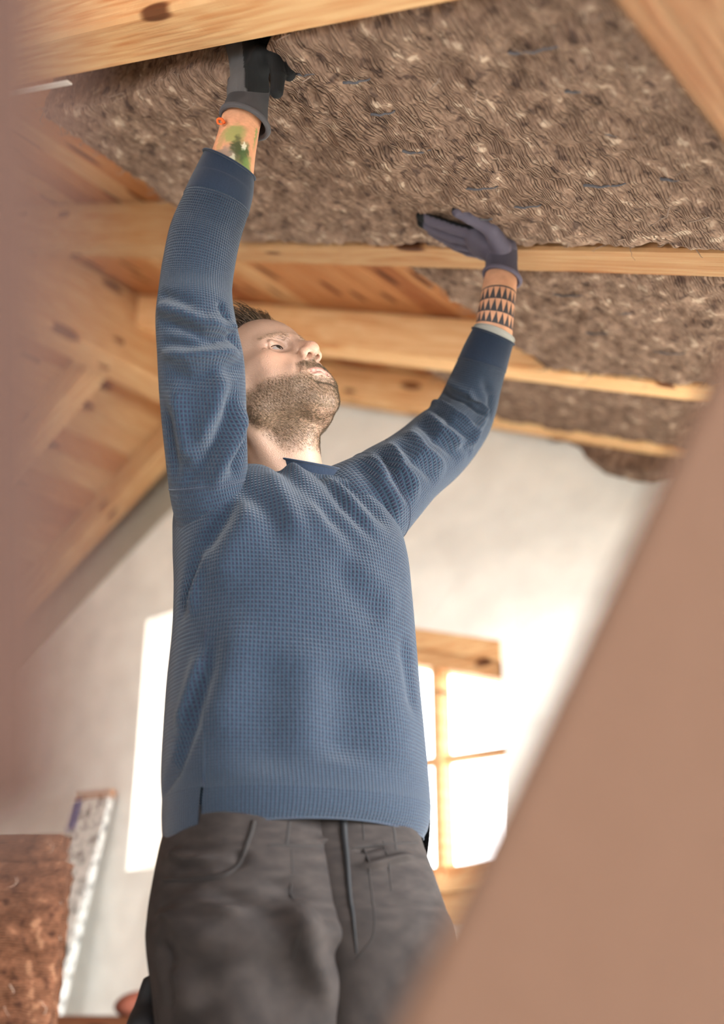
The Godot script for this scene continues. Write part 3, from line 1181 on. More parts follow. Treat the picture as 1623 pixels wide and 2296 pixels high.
# ------------------------------------------------------------------ things standing about
func build_things() -> void:
	# upright batts at the left edge
	var rect_s := func(a: float) -> Callable: return func(_z): return a
	var flat := func(_x, _z): return 0.0
	var spots := [[-0.925, 0.530, -2.43, 3.0, "rust brown wool batt standing on end, front one in the bottom left corner"], [-0.985, 0.568, -2.61, -3.0, "rust brown wool batt standing on end behind the front one, bottom left corner"]]
	for q in spots:
		var b := batt_mesh(rect_s.call(-0.30), rect_s.call(0.30), -q[1], q[1], 0.10, flat, 61, 0.014)
		var basis := Basis(Vector3.UP, deg_to_rad(q[3])) * Basis(Vector3.RIGHT, -PI / 2.0)
		var t := thing("insulation_batt", Vector3(q[0], q[1] + 0.012, q[2]), basis, q[4], "insulation", "spare wool batts on end")
		part("wool_slab", b[0], M.wool_rust, t)
		var fz := part("loose_fibres", fuzz(b, 90, 71), M.fibre, t)
		fz.set_meta("kind", "stuff")
	# a scuffed white lath with a blue end leaning on the gable
	var foot := W(2.52, 3.74, 0.03)
	var top := W(2.735, 3.665, 1.53)
	var lt := thing("straightedge", foot, aim(top - foot, -rs), "scuffed white straightedge with a blue end, leaning on the wall at lower left", "straightedge")
	var ln := (top - foot).length()
	part("blade", timber(0.22, 0.03, ln - 0.05, 0.004), M.lath, lt, Transform3D(Basis(), Vector3(0, 0, ln * 0.5)))
	part("end_cap", timber(0.224, 0.034, 0.022, 0.004), M.wood2, lt, Transform3D(Basis(), Vector3(0, 0, ln - 0.014)))
	part("blue_grip", timber(0.055, 0.036, 0.12, 0.006), M.blue, lt, Transform3D(Basis(), Vector3(0.085, 0.0, ln - 0.09)))
	# trestle with a bundle of cloth
	var tp := W(2.15, 2.80, 0.0)
	var tr := thing("trestle", tp, Basis(Vector3.UP, TURN + 0.5), "dark wooden trestle low beside the leaning straightedge", "trestle")
	part("top_board", timber(0.16, 0.05, 0.55, 0.005), M.stained, tr, Transform3D(Basis(), Vector3(0, 0.725, 0)))
	for sx in [-1.0, 1.0]:
		for sz in [-1.0, 1.0]:
			var a := Vector3(0.05 * sx, 0.70, 0.2 * sz)
			var c := Vector3(0.2 * sx, 0.0, 0.25 * sz)
			part("leg", timber(0.05, 0.03, (a - c).length(), 0.003), M.stained, tr, Transform3D(aim(a - c, Vector3(1, 0, 0)), (a + c) / 2.0))
	var st := st_new()
	nets(st, [blob(Vector3(0, 0.03, 0), Vector3(0.075, 0.034, 0.05), 0.02), blob(Vector3(0.05, 0.025, 0.01), Vector3(0.045, 0.03, 0.04), 0.03), blob(Vector3(-0.04, 0.022, -0.01), Vector3(0.05, 0.024, 0.04), 0.03)], Vector3(-0.14, -0.02, -0.1), Vector3(0.14, 0.1, 0.1), 0.008, Transform3D(), func(_p, _n): return Color(1, 1, 1))
	var cl := part("cloth_bundle", st.commit(), M.leather, self, Transform3D(Basis(Vector3.UP, TURN), tp + W(0.09, -0.12, 0.752)))
	tag(cl, "crumpled red brown cloth lying on the dark trestle", "cloth")
	# out-of-focus things close to the lens
	var lo := Vector3(-0.430, 0.0, -0.47)
	var dir := Vector3(0.4774, 0.8787, 0.0)
	var right := Vector3(0.8787, -0.4774, -0.12).normalized()
	var bz := Basis(right, dir.cross(right) * -1.0, dir)
	bz = aim(dir, dir.cross(right))
	var fbd := thing("fibreboard_panel", lo, bz, "large blurred tan panel leaning across the lower right foreground", "board")
	part("board", timber(0.75, 0.022, 1.75, 0.003), M.fibreboard, fbd, Transform3D(Basis(), Vector3(0.375, 0.0, 0.875)))
	var br := part("hanging_batten", timber(0.07, 0.03, 0.80, 0.004, 0.3), M.dark_timber, self, Transform3D(aim(Vector3(-0.136, 1.0, 0.0), Vector3(0, 0, 1)), Vector3(-0.1225, 1.237, -0.14)))
	tag(br, "dark blurred batten hanging close to the lens at the left edge", "batten")

# ------------------------------------------------------------------ the man
# stations are [centre xyz, half-width xyz, depth ratio]; folds are [width, height, [u, v, ...]] on those tubes
var sleeve_r := [
	[-0.2008, 1.4268, -1.5, 0.0539, 0.0208, 0, 0.9],
	[-0.2168, 1.4731, -1.465, 0.0553, 0.0122, 0, 1],
	[-0.2225, 1.5342, -1.43, 0.0585, 0.0018, 0, 1],
	[-0.226, 1.598, -1.395, 0.0611, -0.0054, 0, 1],
	[-0.2289, 1.6526, -1.37, 0.0611, -0.0055, 0, 1],
	[-0.2354, 1.6983, -1.35, 0.0568, -0.0026, 0, 1],
	[-0.2371, 1.7391, -1.34, 0.052, -0.0038, 0, 1],
	[-0.2339, 1.7732, -1.33, 0.0505, -0.0084, 0, 0.98],
	[-0.2256, 1.8245, -1.32, 0.0494, -0.0117, 0, 0.98],
	[-0.2094, 1.8682, -1.305, 0.0457, -0.0139, 0, 0.98],
	[-0.2003, 1.8977, -1.3, 0.0418, -0.0164, 0, 0.98],
	[-0.1923, 1.9236, -1.29, 0.0345, -0.0202, 0, 0.98],
]
var sleeve_l := [
	[-0.0309, 1.489, -1.58, 0.0535, -0.0668, 0, 0.85],
	[0.0115, 1.519, -1.59, 0.0442, -0.0638, 0, 0.95],
	[0.0423, 1.5585, -1.615, 0.0463, -0.0521, 0, 1],
	[0.0773, 1.604, -1.645, 0.0477, -0.0397, 0, 1],
	[0.1126, 1.6465, -1.672, 0.0539, -0.0297, 0, 1],
	[0.1415, 1.6859, -1.69, 0.0552, -0.0241, 0, 1],
	[0.1642, 1.7169, -1.695, 0.0528, -0.0189, 0, 1],
	[0.1811, 1.7464, -1.688, 0.048, -0.0152, 0, 1],
	[0.192, 1.7733, -1.67, 0.0441, -0.013, 0, 1],
	[0.2048, 1.8039, -1.652, 0.0398, -0.0131, 0, 0.98],
	[0.2137, 1.8266, -1.643, 0.037, -0.0141, 0, 0.98],
	[0.2233, 1.8477, -1.632, 0.0331, -0.0155, 0, 0.98],
]
var skin_r := [
	[-0.2008, 1.8777, -1.305, 0.0366, -0.0099, 0, 0.9],
	[-0.1918, 1.9112, -1.297, 0.0334, -0.0101, 0, 0.9],
	[-0.1869, 1.9455, -1.292, 0.0314, -0.0041, 0, 0.85],
	[-0.1811, 1.976, -1.286, 0.0295, -0.0029, 0, 0.8],
	[-0.1773, 1.9956, -1.281, 0.0282, -0.0088, 0, 0.78],
	[-0.1723, 2.0192, -1.277, 0.0274, -0.0126, 0, 0.75],
]
var skin_l := [
	[0.2141, 1.8221, -1.645, 0.0353, -0.011, 0, 0.9],
	[0.2241, 1.8552, -1.632, 0.0315, -0.0098, 0, 0.9],
	[0.2298, 1.8943, -1.622, 0.0307, -0.0045, 0, 0.88],
	[0.2375, 1.9405, -1.62, 0.0292, -0.0023, 0, 0.85],
	[0.243, 1.9728, -1.62, 0.027, -0.0023, 0, 0.8],
	[0.2459, 2.0007, -1.62, 0.024, -0.0023, 0, 0.75],
]
var torso := [
	[-0.0857, 1.0554, -1.55, 0.1689, 0, -0.0752, 0.7],
	[-0.0887, 1.0943, -1.55, 0.1697, 0, -0.0756, 0.7],
	[-0.0914, 1.1557, -1.55, 0.1682, 0, -0.0749, 0.7],
	[-0.0938, 1.219, -1.55, 0.1658, 0, -0.0738, 0.7],
	[-0.0948, 1.291, -1.55, 0.1626, 0, -0.0724, 0.7],
	[-0.0983, 1.3588, -1.55, 0.1613, 0, -0.0718, 0.71],
	[-0.1038, 1.4217, -1.55, 0.1615, 0, -0.0719, 0.7],
	[-0.1103, 1.4764, -1.552, 0.1574, 0, -0.0701, 0.61],
	[-0.1116, 1.5175, -1.557, 0.1372, 0, -0.0611, 0.55],
	[-0.1064, 1.5349, -1.559, 0.1029, 0, -0.0458, 0.62],
	[-0.0983, 1.5445, -1.557, 0.0716, 0, -0.0319, 0.86],
	[-0.0922, 1.5516, -1.556, 0.0512, 0, -0.0228, 1.22],
]
var leg_r := [
	[-0.1756, 0.02, -1.5042, 0.0685, 0, -0.0305, 0.98],
	[-0.1756, 0.1, -1.5042, 0.0658, 0, -0.0293, 0.98],
	[-0.1654, 0.3, -1.5088, 0.0749, 0, -0.0334, 0.98],
	[-0.1451, 0.48, -1.5034, 0.0822, 0, -0.0366, 0.98],
	[-0.1398, 0.62, -1.513, 0.0932, 0, -0.0415, 0.98],
	[-0.1366, 0.76, -1.5216, 0.1032, 0, -0.046, 0.98],
	[-0.1421, 0.8721, -1.521, 0.1157, 0, -0.0515, 1.0938],
	[-0.1471, 0.9156, -1.5217, 0.113, 0, -0.0503, 1.0938],
	[-0.149, 0.9601, -1.523, 0.1078, 0, -0.048, 1.0781],
	[-0.1494, 1, -1.5243, 0.1027, 0, -0.0457, 1.0312],
	[-0.1468, 1.0378, -1.5256, 0.0975, 0, -0.0434, 1.0156],
]
var leg_l := [
	[0.0436, 0.02, -1.6019, 0.0685, 0, -0.0305, 0.98],
	[0.0436, 0.1, -1.6019, 0.0658, 0, -0.0293, 0.98],
	[0.032, 0.3, -1.5967, 0.0749, 0, -0.0334, 0.98],
	[0.0303, 0.48, -1.5815, 0.0822, 0, -0.0366, 0.98],
	[0.0126, 0.62, -1.588, 0.0932, 0, -0.0415, 0.98],
	[0.0009, 0.76, -1.5828, 0.1041, 0, -0.0464, 0.98],
	[-0.012, 0.8721, -1.579, 0.1157, 0, -0.0515, 1.0938],
	[-0.02, 0.9156, -1.5783, 0.113, 0, -0.0503, 1.0938],
	[-0.0277, 0.9601, -1.577, 0.1078, 0, -0.048, 1.0781],
	[-0.0339, 1, -1.5757, 0.1027, 0, -0.0457, 1.0312],
	[-0.0371, 1.0378, -1.5744, 0.0975, 0, -0.0434, 1.0156],
]
var torso_folds := [
	[0.0110, 0.0145, [0.3458, 0.625, 0.3792, 0.5375, 0.425, 0.4688, 0.4667, 0.3937, 0.475, 0.3375]],
	[0.0180, -0.0087, [0.3292, 0.5875, 0.3708, 0.4813, 0.4042, 0.3937]],
	[0.0100, 0.0130, [0.3833, 0.35, 0.3958, 0.2562, 0.4208, 0.1562, 0.4583, 0.0688, 0.5542, 0]],
	[0.0140, -0.0116, [0.4, 0.3063, 0.425, 0.2125, 0.4542, 0.1313]],
	[0.0220, -0.0072, [0.3583, 0.3688, 0.3667, 0.2562, 0.3917, 0.1062]],
	[0.0120, 0.0109, [0.3667, 0.9688, 0.2583, 0.5938, 0.2167, 0.5188, 0.175, 0.45]],
	[0.0120, -0.0087, [0.2958, 0.8938, 0.2542, 0.5375, 0.2083, 0.4813]],
	[0.0110, 0.0116, [0.2417, 0.7875, 0.2125, 0.6, 0.1625, 0.5062]],
	[0.0100, 0.0101, [0.2125, 0.7438, 0.1708, 0.6375, 0.1375, 0.5563]],
	[0.0080, -0.0087, [0.2292, 0.7312, 0.1958, 0.5938, 0.1625, 0.525]],
	[0.0180, 0.0072, [0.2458, 0.475, 0.2125, 0.4062, 0.1667, 0.3625]],
	[0.0180, -0.0043, [0.2125, 0.4938, 0.1792, 0.4313, 0.1333, 0.4]],
	[0.0120, -0.0087, [0.3125, 0.6875, 0.2958, 0.5687, 0.2792, 0.4813]],
	[0.0130, 0.0087, [0.45, 0.9062, 0.3208, 0.5375, 0.3042, 0.425]],
	[0.0300, 0.0101, [0.225, 0.2875, 0.2375, 0.1812, 0.2458, 0.0688]],
	[0.0300, -0.0072, [0.1833, 0.3187, 0.1667, 0.1938, 0.1667, 0.0625]],
	[0.0300, 0.0072, [0.3125, 0.2938, 0.325, 0.1688, 0.325, 0.0187]],
	[0.0250, -0.0072, [0.2792, 0.3375, 0.2792, 0.2125, 0.2833, 0.0813]],
	[0.0120, 0.0072, [0.1375, 0.3688, 0.1292, 0.2938, 0.125, 0.1875]],
	[0.0100, -0.0101, [0.4042, 0.5062, 0.4292, 0.4313, 0.4417, 0.3438]],
]
var sleeve_r_folds := [
	[0.0100, -0.0159, [0.4375, 0.475, 0.2917, 0.45, 0.1958, 0.425, 0.075, 0.4437]],
	[0.0100, 0.0145, [0.4208, 0.4375, 0.2625, 0.4188, 0.1667, 0.4, 0.0292, 0.425]],
	[0.0080, 0.0087, [0.4333, 0.5125, 0.2917, 0.475, 0.2042, 0.4625]],
	[0.0090, -0.0145, [0.4125, 0.3563, 0.2708, 0.35, 0.175, 0.3625, 0.025, 0.3812]],
	[0.0070, 0.0087, [0.4083, 0.3812, 0.25, 0.375, 0.1333, 0.3875]],
	[0.0100, 0.0101, [0.4083, 0.3187, 0.2583, 0.3, 0.1417, 0.325, 0.9792, 0.3563]],
	[0.0110, -0.0130, [0.1417, 0.3563, 0.1542, 0.3063, 0.1833, 0.25, 0.2708, 0.175]],
	[0.0100, 0.0130, [0.0792, 0.3063, 0.1333, 0.2437, 0.2167, 0.1812, 0.2833, 0.1313]],
	[0.0100, -0.0145, [0.0208, 0.275, 0.0958, 0.2062, 0.1958, 0.1437, 0.25, 0.1062]],
	[0.0090, 0.0116, [0.0083, 0.2313, 0.075, 0.1812, 0.1625, 0.125]],
	[0.0120, -0.0101, [0.35, 0.3, 0.3167, 0.25, 0.3042, 0.1812, 0.3125, 0.1313]],
	[0.0100, 0.0072, [0.3833, 0.2625, 0.375, 0.1938, 0.3708, 0.125]],
	[0.0060, 0.0087, [0.1167, 0.4938, 0.1083, 0.4625, 0.0667, 0.45]],
	[0.0070, 0.0072, [0.0958, 0.425, 0.0667, 0.4062, 0.0333, 0.375]],
	[0.0060, -0.0087, [0.1792, 0.4188, 0.1208, 0.4188, 0.0208, 0.4437]],
	[0.0120, 0.0087, [0.3208, 0.1812, 0.2875, 0.125]],
]
var sleeve_l_folds := [
	[0.0070, -0.0087, [0.4875, 0.7188, 0.2625, 0.7, 0.1, 0.5938]],
	[0.0060, 0.0080, [0.4875, 0.675, 0.2625, 0.625, 0.0958, 0.5312]],
	[0.0070, -0.0116, [0.4583, 0.5813, 0.2333, 0.4562, 0.0708, 0.45]],
	[0.0060, 0.0101, [0.3875, 0.4813, 0.225, 0.4062, 0.0708, 0.4125]],
	[0.0070, -0.0130, [0.375, 0.4062, 0.225, 0.35, 0.0625, 0.375]],
	[0.0070, 0.0101, [0.3667, 0.3563, 0.2208, 0.3125, 0.0542, 0.3438]],
	[0.0080, -0.0116, [0.3708, 0.2938, 0.2208, 0.25, 0.0667, 0.2875]],
	[0.0080, 0.0101, [0.3583, 0.2313, 0.2208, 0.2062, 0.0708, 0.25]],
	[0.0080, -0.0130, [0.3667, 0.2, 0.2375, 0.1375, 0.1, 0.1625]],
	[0.0080, 0.0116, [0.3708, 0.1437, 0.2333, 0.1125, 0.1125, 0.1187]],
	[0.0080, -0.0130, [0.3792, 0.1125, 0.2292, 0.0875, 0.0875, 0.0938]],
	[0.0090, 0.0116, [0.375, 0.0875, 0.2333, 0.075, 0.0917, 0.075]],
	[0.0080, 0.0072, [0.2375, 0.775, 0.125, 0.7063, 0.0667, 0.5563]],
	[0.0080, -0.0101, [0.1458, 0.6813, 0.1125, 0.475, 0.0542, 0.3438]],
	[0.0080, 0.0087, [0.1375, 0.35, 0.0458, 0.4125]],
]
var leg_r_folds := [
	[0.0140, -0.0116, [0.4542, 0.8625, 0.3958, 0.8125, 0.3417, 0.8208]],
	[0.0220, -0.0145, [0.2458, 0.725, 0.2125, 0.6292, 0.1458, 0.5833]],
	[0.0200, 0.0087, [0.2583, 0.7708, 0.2167, 0.6583]],
	[0.0200, -0.0087, [0.4167, 0.7458, 0.3542, 0.6792, 0.3083, 0.6333]],
	[0.0080, 0.0072, [0.3125, 0.8458, 0.3208, 0.8, 0.3542, 0.7708]],
	[0.0100, -0.0058, [0.1833, 0.8917, 0.0833, 0.8792]],
	[0.0140, -0.0116, [0.25, 0.675, 0.2208, 0.5958, 0.175, 0.5417, 0.1583, 0.5208]],
	[0.0140, 0.0087, [0.2125, 0.7, 0.1792, 0.6042, 0.1458, 0.5583]],
	[0.0300, 0.0087, [0.3083, 0.5958, 0.25, 0.5458, 0.225, 0.525]],
	[0.0180, -0.0145, [0.4292, 0.5833, 0.4042, 0.5458, 0.3875, 0.525]],
	[0.0220, -0.0116, [0.45, 0.7042, 0.3958, 0.6167, 0.3333, 0.5917]],
	[0.0120, 0.0116, [0.4583, 0.6167, 0.4417, 0.5667, 0.425, 0.5292]],
	[0.0200, 0.0072, [0.3625, 0.7375, 0.3042, 0.6708, 0.2625, 0.6083]],
]
var leg_l_folds := [
	[0.0100, -0.0087, [0.2958, 0.7917, 0.2417, 0.8208, 0.1667, 0.8542]],
	[0.0080, 0.0058, [0.2917, 0.8458, 0.2292, 0.8792]],
]
var lines := {
	"pocket": [0.4667, 0.775, 0.4, 0.7625, 0.3542, 0.7625, 0.3292, 0.7812, 0.3125, 0.825, 0.3, 0.8938, 0.2958, 0.9375],
	"fly": [0.3, 0.9563, 0.3042, 0.8625, 0.3125, 0.7438, 0.3167, 0.6312, 0.3167, 0.5875],
	"fly_edge": [0.2625, 0.9625, 0.2708, 0.8375, 0.2792, 0.7063, 0.2875, 0.6188, 0.3042, 0.5938, 0.3167, 0.5813],
	"loop_a": [0.2, 0.9625, 0.2, 0.925, 0.2083, 0.8625],
	"loop_b": [0.2292, 0.9437, 0.2333, 0.9, 0.2375, 0.8562],
	"seam": [0.2292, 0.8438, 0.2333, 0.75, 0.2375, 0.6375, 0.2417, 0.5813],
	"seam2": [0.2292, 0.8938, 0.2333, 0.825, 0.2417, 0.7375],
	"waist": [0.2708, 0.8562, 0.1875, 0.8625, 0.0833, 0.8812],
	"waist2": [0.2917, 0.8625, 0.2292, 0.8812, 0.1458, 0.9],
	"side": [0.4083, 0.3312, 0.4, 0.2375, 0.4, 0.1562, 0.4, 0.0625, 0.4042, 0],
	"slit": [0.4042, 0],
}
var thread_at := [Vector3(-0.2045, 1.9788, -1.2620)]
var glove_r_wrist := [Vector3(-0.1704, 2.0201, -1.2780), Vector3(-0.1685, 2.0470, -1.2750)]
var glove_r_knuckles := [Vector3(-0.1437, 2.0718, -1.2350), Vector3(-0.1585, 2.1075, -1.2550), Vector3(-0.1768, 2.1410, -1.2800), Vector3(-0.1940, 2.1657, -1.3050)]
var glove_r_f0 := [Vector3(-0.1437, 2.0718, -1.2350), Vector3(-0.1255, 2.0664, -1.2280), Vector3(-0.1197, 2.0282, -1.2250), Vector3(-0.1216, 2.0013, -1.2280)]
var glove_r_f1 := [Vector3(-0.1585, 2.1075, -1.2550), Vector3(-0.1290, 2.1022, -1.2430), Vector3(-0.1114, 2.0728, -1.2360), Vector3(-0.1054, 2.0414, -1.2360)]
var glove_r_f2 := [Vector3(-0.1768, 2.1410, -1.2800), Vector3(-0.1431, 2.1371, -1.2650), Vector3(-0.1192, 2.1167, -1.2580), Vector3(-0.1116, 2.0849, -1.2550)]
var glove_r_f3 := [Vector3(-0.1940, 2.1657, -1.3050), Vector3(-0.1584, 2.1675, -1.2900), Vector3(-0.1313, 2.1502, -1.2820), Vector3(-0.1207, 2.1221, -1.2780)]
var glove_r_t := [Vector3(-0.1708, 2.0449, -1.3000), Vector3(-0.1516, 2.0988, -1.3200), Vector3(-0.1380, 2.1350, -1.3250), Vector3(-0.1344, 2.1592, -1.3220)]
var glove_l_wrist := [Vector3(0.2433, 1.9797, -1.6200), Vector3(0.2430, 2.0168, -1.6220)]
var glove_l_knuckles := [Vector3(0.1956, 2.0363, -1.6000), Vector3(0.1998, 2.0361, -1.6200), Vector3(0.2081, 2.0386, -1.6400), Vector3(0.2176, 2.0400, -1.6550)]
var glove_l_f0 := [Vector3(0.1956, 2.0363, -1.6000), Vector3(0.1586, 2.0486, -1.6000), Vector3(0.1252, 2.0598, -1.5960), Vector3(0.1033, 2.0682, -1.5920)]
var glove_l_f1 := [Vector3(0.2000, 2.0367, -1.6220), Vector3(0.1581, 2.0496, -1.6240), Vector3(0.1268, 2.0644, -1.6220), Vector3(0.1063, 2.0739, -1.6180)]
var glove_l_f2 := [Vector3(0.2086, 2.0394, -1.6450), Vector3(0.1729, 2.0517, -1.6500), Vector3(0.1446, 2.0672, -1.6500), Vector3(0.1254, 2.0776, -1.6470)]
var glove_l_f3 := [Vector3(0.2199, 2.0402, -1.6620), Vector3(0.1938, 2.0519, -1.6700), Vector3(0.1706, 2.0680, -1.6760), Vector3(0.1549, 2.0793, -1.6780)]
var glove_l_t := [Vector3(0.2396, 2.0071, -1.5960), Vector3(0.2180, 2.0188, -1.5620), Vector3(0.1832, 2.0282, -1.5430), Vector3(0.1613, 2.0307, -1.5320)]
var gcuff_r := [
	[-0.1713, 1.9943, -1.28, 0.0342, -0.0125, 0, 0.95],
	[-0.1705, 2.0093, -1.279, 0.0323, -0.0117, 0, 0.92],
	[-0.1682, 2.0315, -1.277, 0.03, -0.0089, 0, 0.85],
	[-0.168, 2.0577, -1.275, 0.0317, -0.0064, 0, 0.8],
]
var gcuff_l := [
	[0.2431, 1.9603, -1.62, 0.0304, -0.0101, 0, 0.9],
	[0.2428, 1.9844, -1.62, 0.0277, -0.0047, 0, 0.88],
	[0.2436, 2.0087, -1.62, 0.0285, 0.0009, 0, 0.85],
	[0.241, 2.0286, -1.62, 0.0276, 0.0038, 0, 0.8],
]
var under_l := [
	[0.2187, 1.8378, -1.636, 0.0332, -0.0146, 0, 0.96],
	[0.2255, 1.853, -1.632, 0.0328, -0.0137, 0, 0.96],
]
func head_beard(p: Vector3) -> float:
	var ax := absf(p.x)
	var line := -0.024 - 0.50 * maxf(p.z, 0.0)
	var m := smoothstep(0.010, -0.012, p.y - line) * smoothstep(-0.030, 0.004, p.z)
	m *= smoothstep(-0.150, -0.105, p.y)
	var lip := Vector2(p.x / 0.0235, (p.y + 0.0660) / 0.0068).length()
	if p.z > 0.07:
		m *= smoothstep(0.9, 1.25, lip)
		var mo := smoothstep(0.034, 0.026, ax) * smoothstep(-0.037, -0.042, p.y) * smoothstep(-0.075, -0.06, p.y) * smoothstep(0.95, 1.2, lip)
		m = maxf(m, mo * 0.9)
		m *= 1.0 - 0.55 * smoothstep(0.02, 0.03, ax) * smoothstep(-0.072, -0.06, p.y) * smoothstep(0.07, 0.08, p.z)
	return clampf(m, 0.0, 1.0)

func skin_paint(p: Vector3, _n: Vector3) -> Color:
	var c := Vector3(0.285, 0.172, 0.115)
	var red := exp(-((p - Vector3(0, -0.026, 0.11)).length_squared()) / 0.0005) * 0.5 + exp(-((p - Vector3(-0.045, -0.018, 0.07)).length_squared()) / 0.0007) * 0.35 + exp(-((p - Vector3(0.045, -0.018, 0.07)).length_squared()) / 0.0007) * 0.35
	c = c.lerp(Vector3(0.37, 0.165, 0.105), red)
	if p.z > 0.075:
		var lip := Vector2(p.x / 0.0235, (p.y + 0.0660) / 0.0068).length()
		c = c.lerp(Vector3(0.25, 0.115, 0.09), smoothstep(1.15, 0.85, lip) * 0.8)
	c = c.lerp(Vector3(0.14, 0.088, 0.056), head_beard(p) * 0.55)
	return Color(c.x, c.y, c.z)

func head_prims(to_head: Transform3D) -> Array:
	var a := []
	a.append(blob(Vector3(0, 0.030, -0.018), Vector3(0.076, 0.088, 0.098), 0.02))
	a.append(blob(Vector3(0, 0.045, 0.034), Vector3(0.063, 0.056, 0.055), 0.03))
	a.append(blob(Vector3(0, -0.020, 0.040), Vector3(0.058, 0.068, 0.047), 0.03))
	for s in [-1.0, 1.0]:
		a.append(bone(Vector3(0.050 * s, -0.012, 0.052), Vector3(0.064 * s, -0.004, 0.020), 0.019, 0.014, 0.02))
		a.append(bone(Vector3(0.060 * s, -0.020, -0.004), Vector3(0.056 * s, -0.064, 0.004), 0.017, 0.018, 0.025))
		a.append(bone(Vector3(0.056 * s, -0.064, 0.004), Vector3(0.018 * s, -0.097, 0.058), 0.0165, 0.0165, 0.022))
		a.append(bone(Vector3(0.042 * s, -0.045, 0.045), Vector3(0.030 * s, -0.065, 0.062), 0.022, 0.020, 0.025))
	a.append(bone(Vector3(-0.010, -0.098, 0.068), Vector3(0.010, -0.098, 0.068), 0.0170, 0.0170, 0.018))
	a.append(blob(Vector3(0, -0.060, 0.068), Vector3(0.036, 0.034, 0.026), 0.02))
	a.append(bone(Vector3(0, -0.070, 0.016), Vector3(0, -0.090, 0.048), 0.036, 0.020, 0.025))
	for s in [-1.0, 1.0]:
		a.append(bone(Vector3(0.010 * s, 0.021, 0.083), Vector3(0.044 * s, 0.023, 0.066), 0.0085, 0.008, 0.014))
		a.append(blob(Vector3(0.031 * s, 0.004, 0.086), Vector3(0.0195, 0.0125, 0.0125), 0.012, true))
	# nose
	a.append(bone(Vector3(0, 0.014, 0.083), Vector3(0, -0.020, 0.1035), 0.0085, 0.0100, 0.010))
	a.append(blob(Vector3(0, -0.0265, 0.1060), Vector3(0.0122, 0.0112, 0.0112), 0.006))
	for s in [-1.0, 1.0]:
		a.append(blob(Vector3(0.0135 * s, -0.0295, 0.0955), Vector3(0.0086, 0.0098, 0.0118), 0.005))
	a.append(bone(Vector3(0, -0.0315, 0.108), Vector3(0, -0.0385, 0.0945), 0.0042, 0.005, 0.004))
	for s in [-1.0, 1.0]:
		a.append(bone(Vector3(0.0080 * s, -0.0440, 0.1015), Vector3(0.0090 * s, -0.0290, 0.0975), 0.0052, 0.0040, 0.0012, true))
		a.append(bone(Vector3(0.0215 * s, -0.029, 0.0915), Vector3(0.0345 * s, -0.060, 0.0830), 0.0030, 0.0024, 0.008, true))
	# mouth
	for s in [-1.0, 1.0]:
		a.append(bone(Vector3(0.0270 * s, -0.0672, 0.0775), Vector3(0.006 * s, -0.0612, 0.0900), 0.0022, 0.0030, 0.007))
		a.append(bone(Vector3(0.0240 * s, -0.0702, 0.0770), Vector3(0.0, -0.0708, 0.0885), 0.0024, 0.0036, 0.007))
	a.append(bone(Vector3(-0.006, -0.0612, 0.0900), Vector3(0.006, -0.0612, 0.0900), 0.0030, 0.0030, 0.007))
	for s in [-1.0, 1.0]:
		a.append(bone(Vector3(0.0320 * s, -0.0700, 0.0785), Vector3(0.016 * s, -0.0670, 0.0905), 0.0026, 0.0018, 0.001, true))
		a.append(bone(Vector3(0.016 * s, -0.0670, 0.0905), Vector3(0.0, -0.0660, 0.0958), 0.0018, 0.0016, 0.001, true))
	a.append(bone(Vector3(-0.014, -0.0800, 0.0890), Vector3(0.014, -0.0800, 0.0890), 0.0035, 0.0035, 0.012, true))
	# lids
	for s in [-1.0, 1.0]:
		var e := Vector3(0.031 * s, 0.0065, 0.0645)
		a.append(blob(e, Vector3(0.0165, 0.0142, 0.0150), 0.005))
		a.append(bone(e + Vector3(-0.012, 0.0060, 0.0140), e + Vector3(0.013, 0.0050, 0.0120), 0.0040, 0.0042, 0.005))
		a.append(blob(e + Vector3(0, -0.0025, 0.013), Vector3(0.0135, 0.0028, 0.0090), 0.0012, true))
		a.append(bone(e + Vector3(0.016 * s, 0.001, 0.006), e + Vector3(0.028 * s, -0.006, -0.004), 0.0016, 0.0012, 0.005, true))
		a.append(bone(e + Vector3(0.016 * s, -0.004, 0.006), e + Vector3(0.027 * s, -0.015, -0.003), 0.0009, 0.0008, 0.005, true))
	# ears
	for s in [-1.0, 1.0]:
		a.append(blob(Vector3(0.0775 * s, -0.004, -0.016), Vector3(0.0075, 0.031, 0.018), 0.005, false, Basis(Vector3.UP, 0.35 * s)))
		a.append(blob(Vector3(0.0755 * s, -0.0345, 0.000), Vector3(0.0070, 0.0110, 0.0095), 0.004))
		a.append(blob(Vector3(0.0835 * s, -0.002, -0.012), Vector3(0.0055, 0.018, 0.010), 0.004, true))
	# neck
	var base := to_head * Vector3(-0.108, 1.515, -1.562)
	a.append(bone(Vector3(0, -0.050, -0.030), base, 0.055, 0.053, 0.03))
	a.append(bone(Vector3(0, -0.080, 0.022), base + Vector3(0, -0.005, 0.024), 0.022, 0.028, 0.03))
	a.append(blob(to_head * Vector3(-0.062, 1.625, -1.505), Vector3(0.010, 0.013, 0.010), 0.02))
	a.append(bone(Vector3(-0.062, -0.040, -0.022), to_head * Vector3(-0.090, 1.49, -1.530), 0.015, 0.012, 0.015))
	a.append(bone(Vector3(0.062, -0.040, -0.022), to_head * Vector3(-0.080, 1.49, -1.532), 0.015, 0.012, 0.015))
	return a

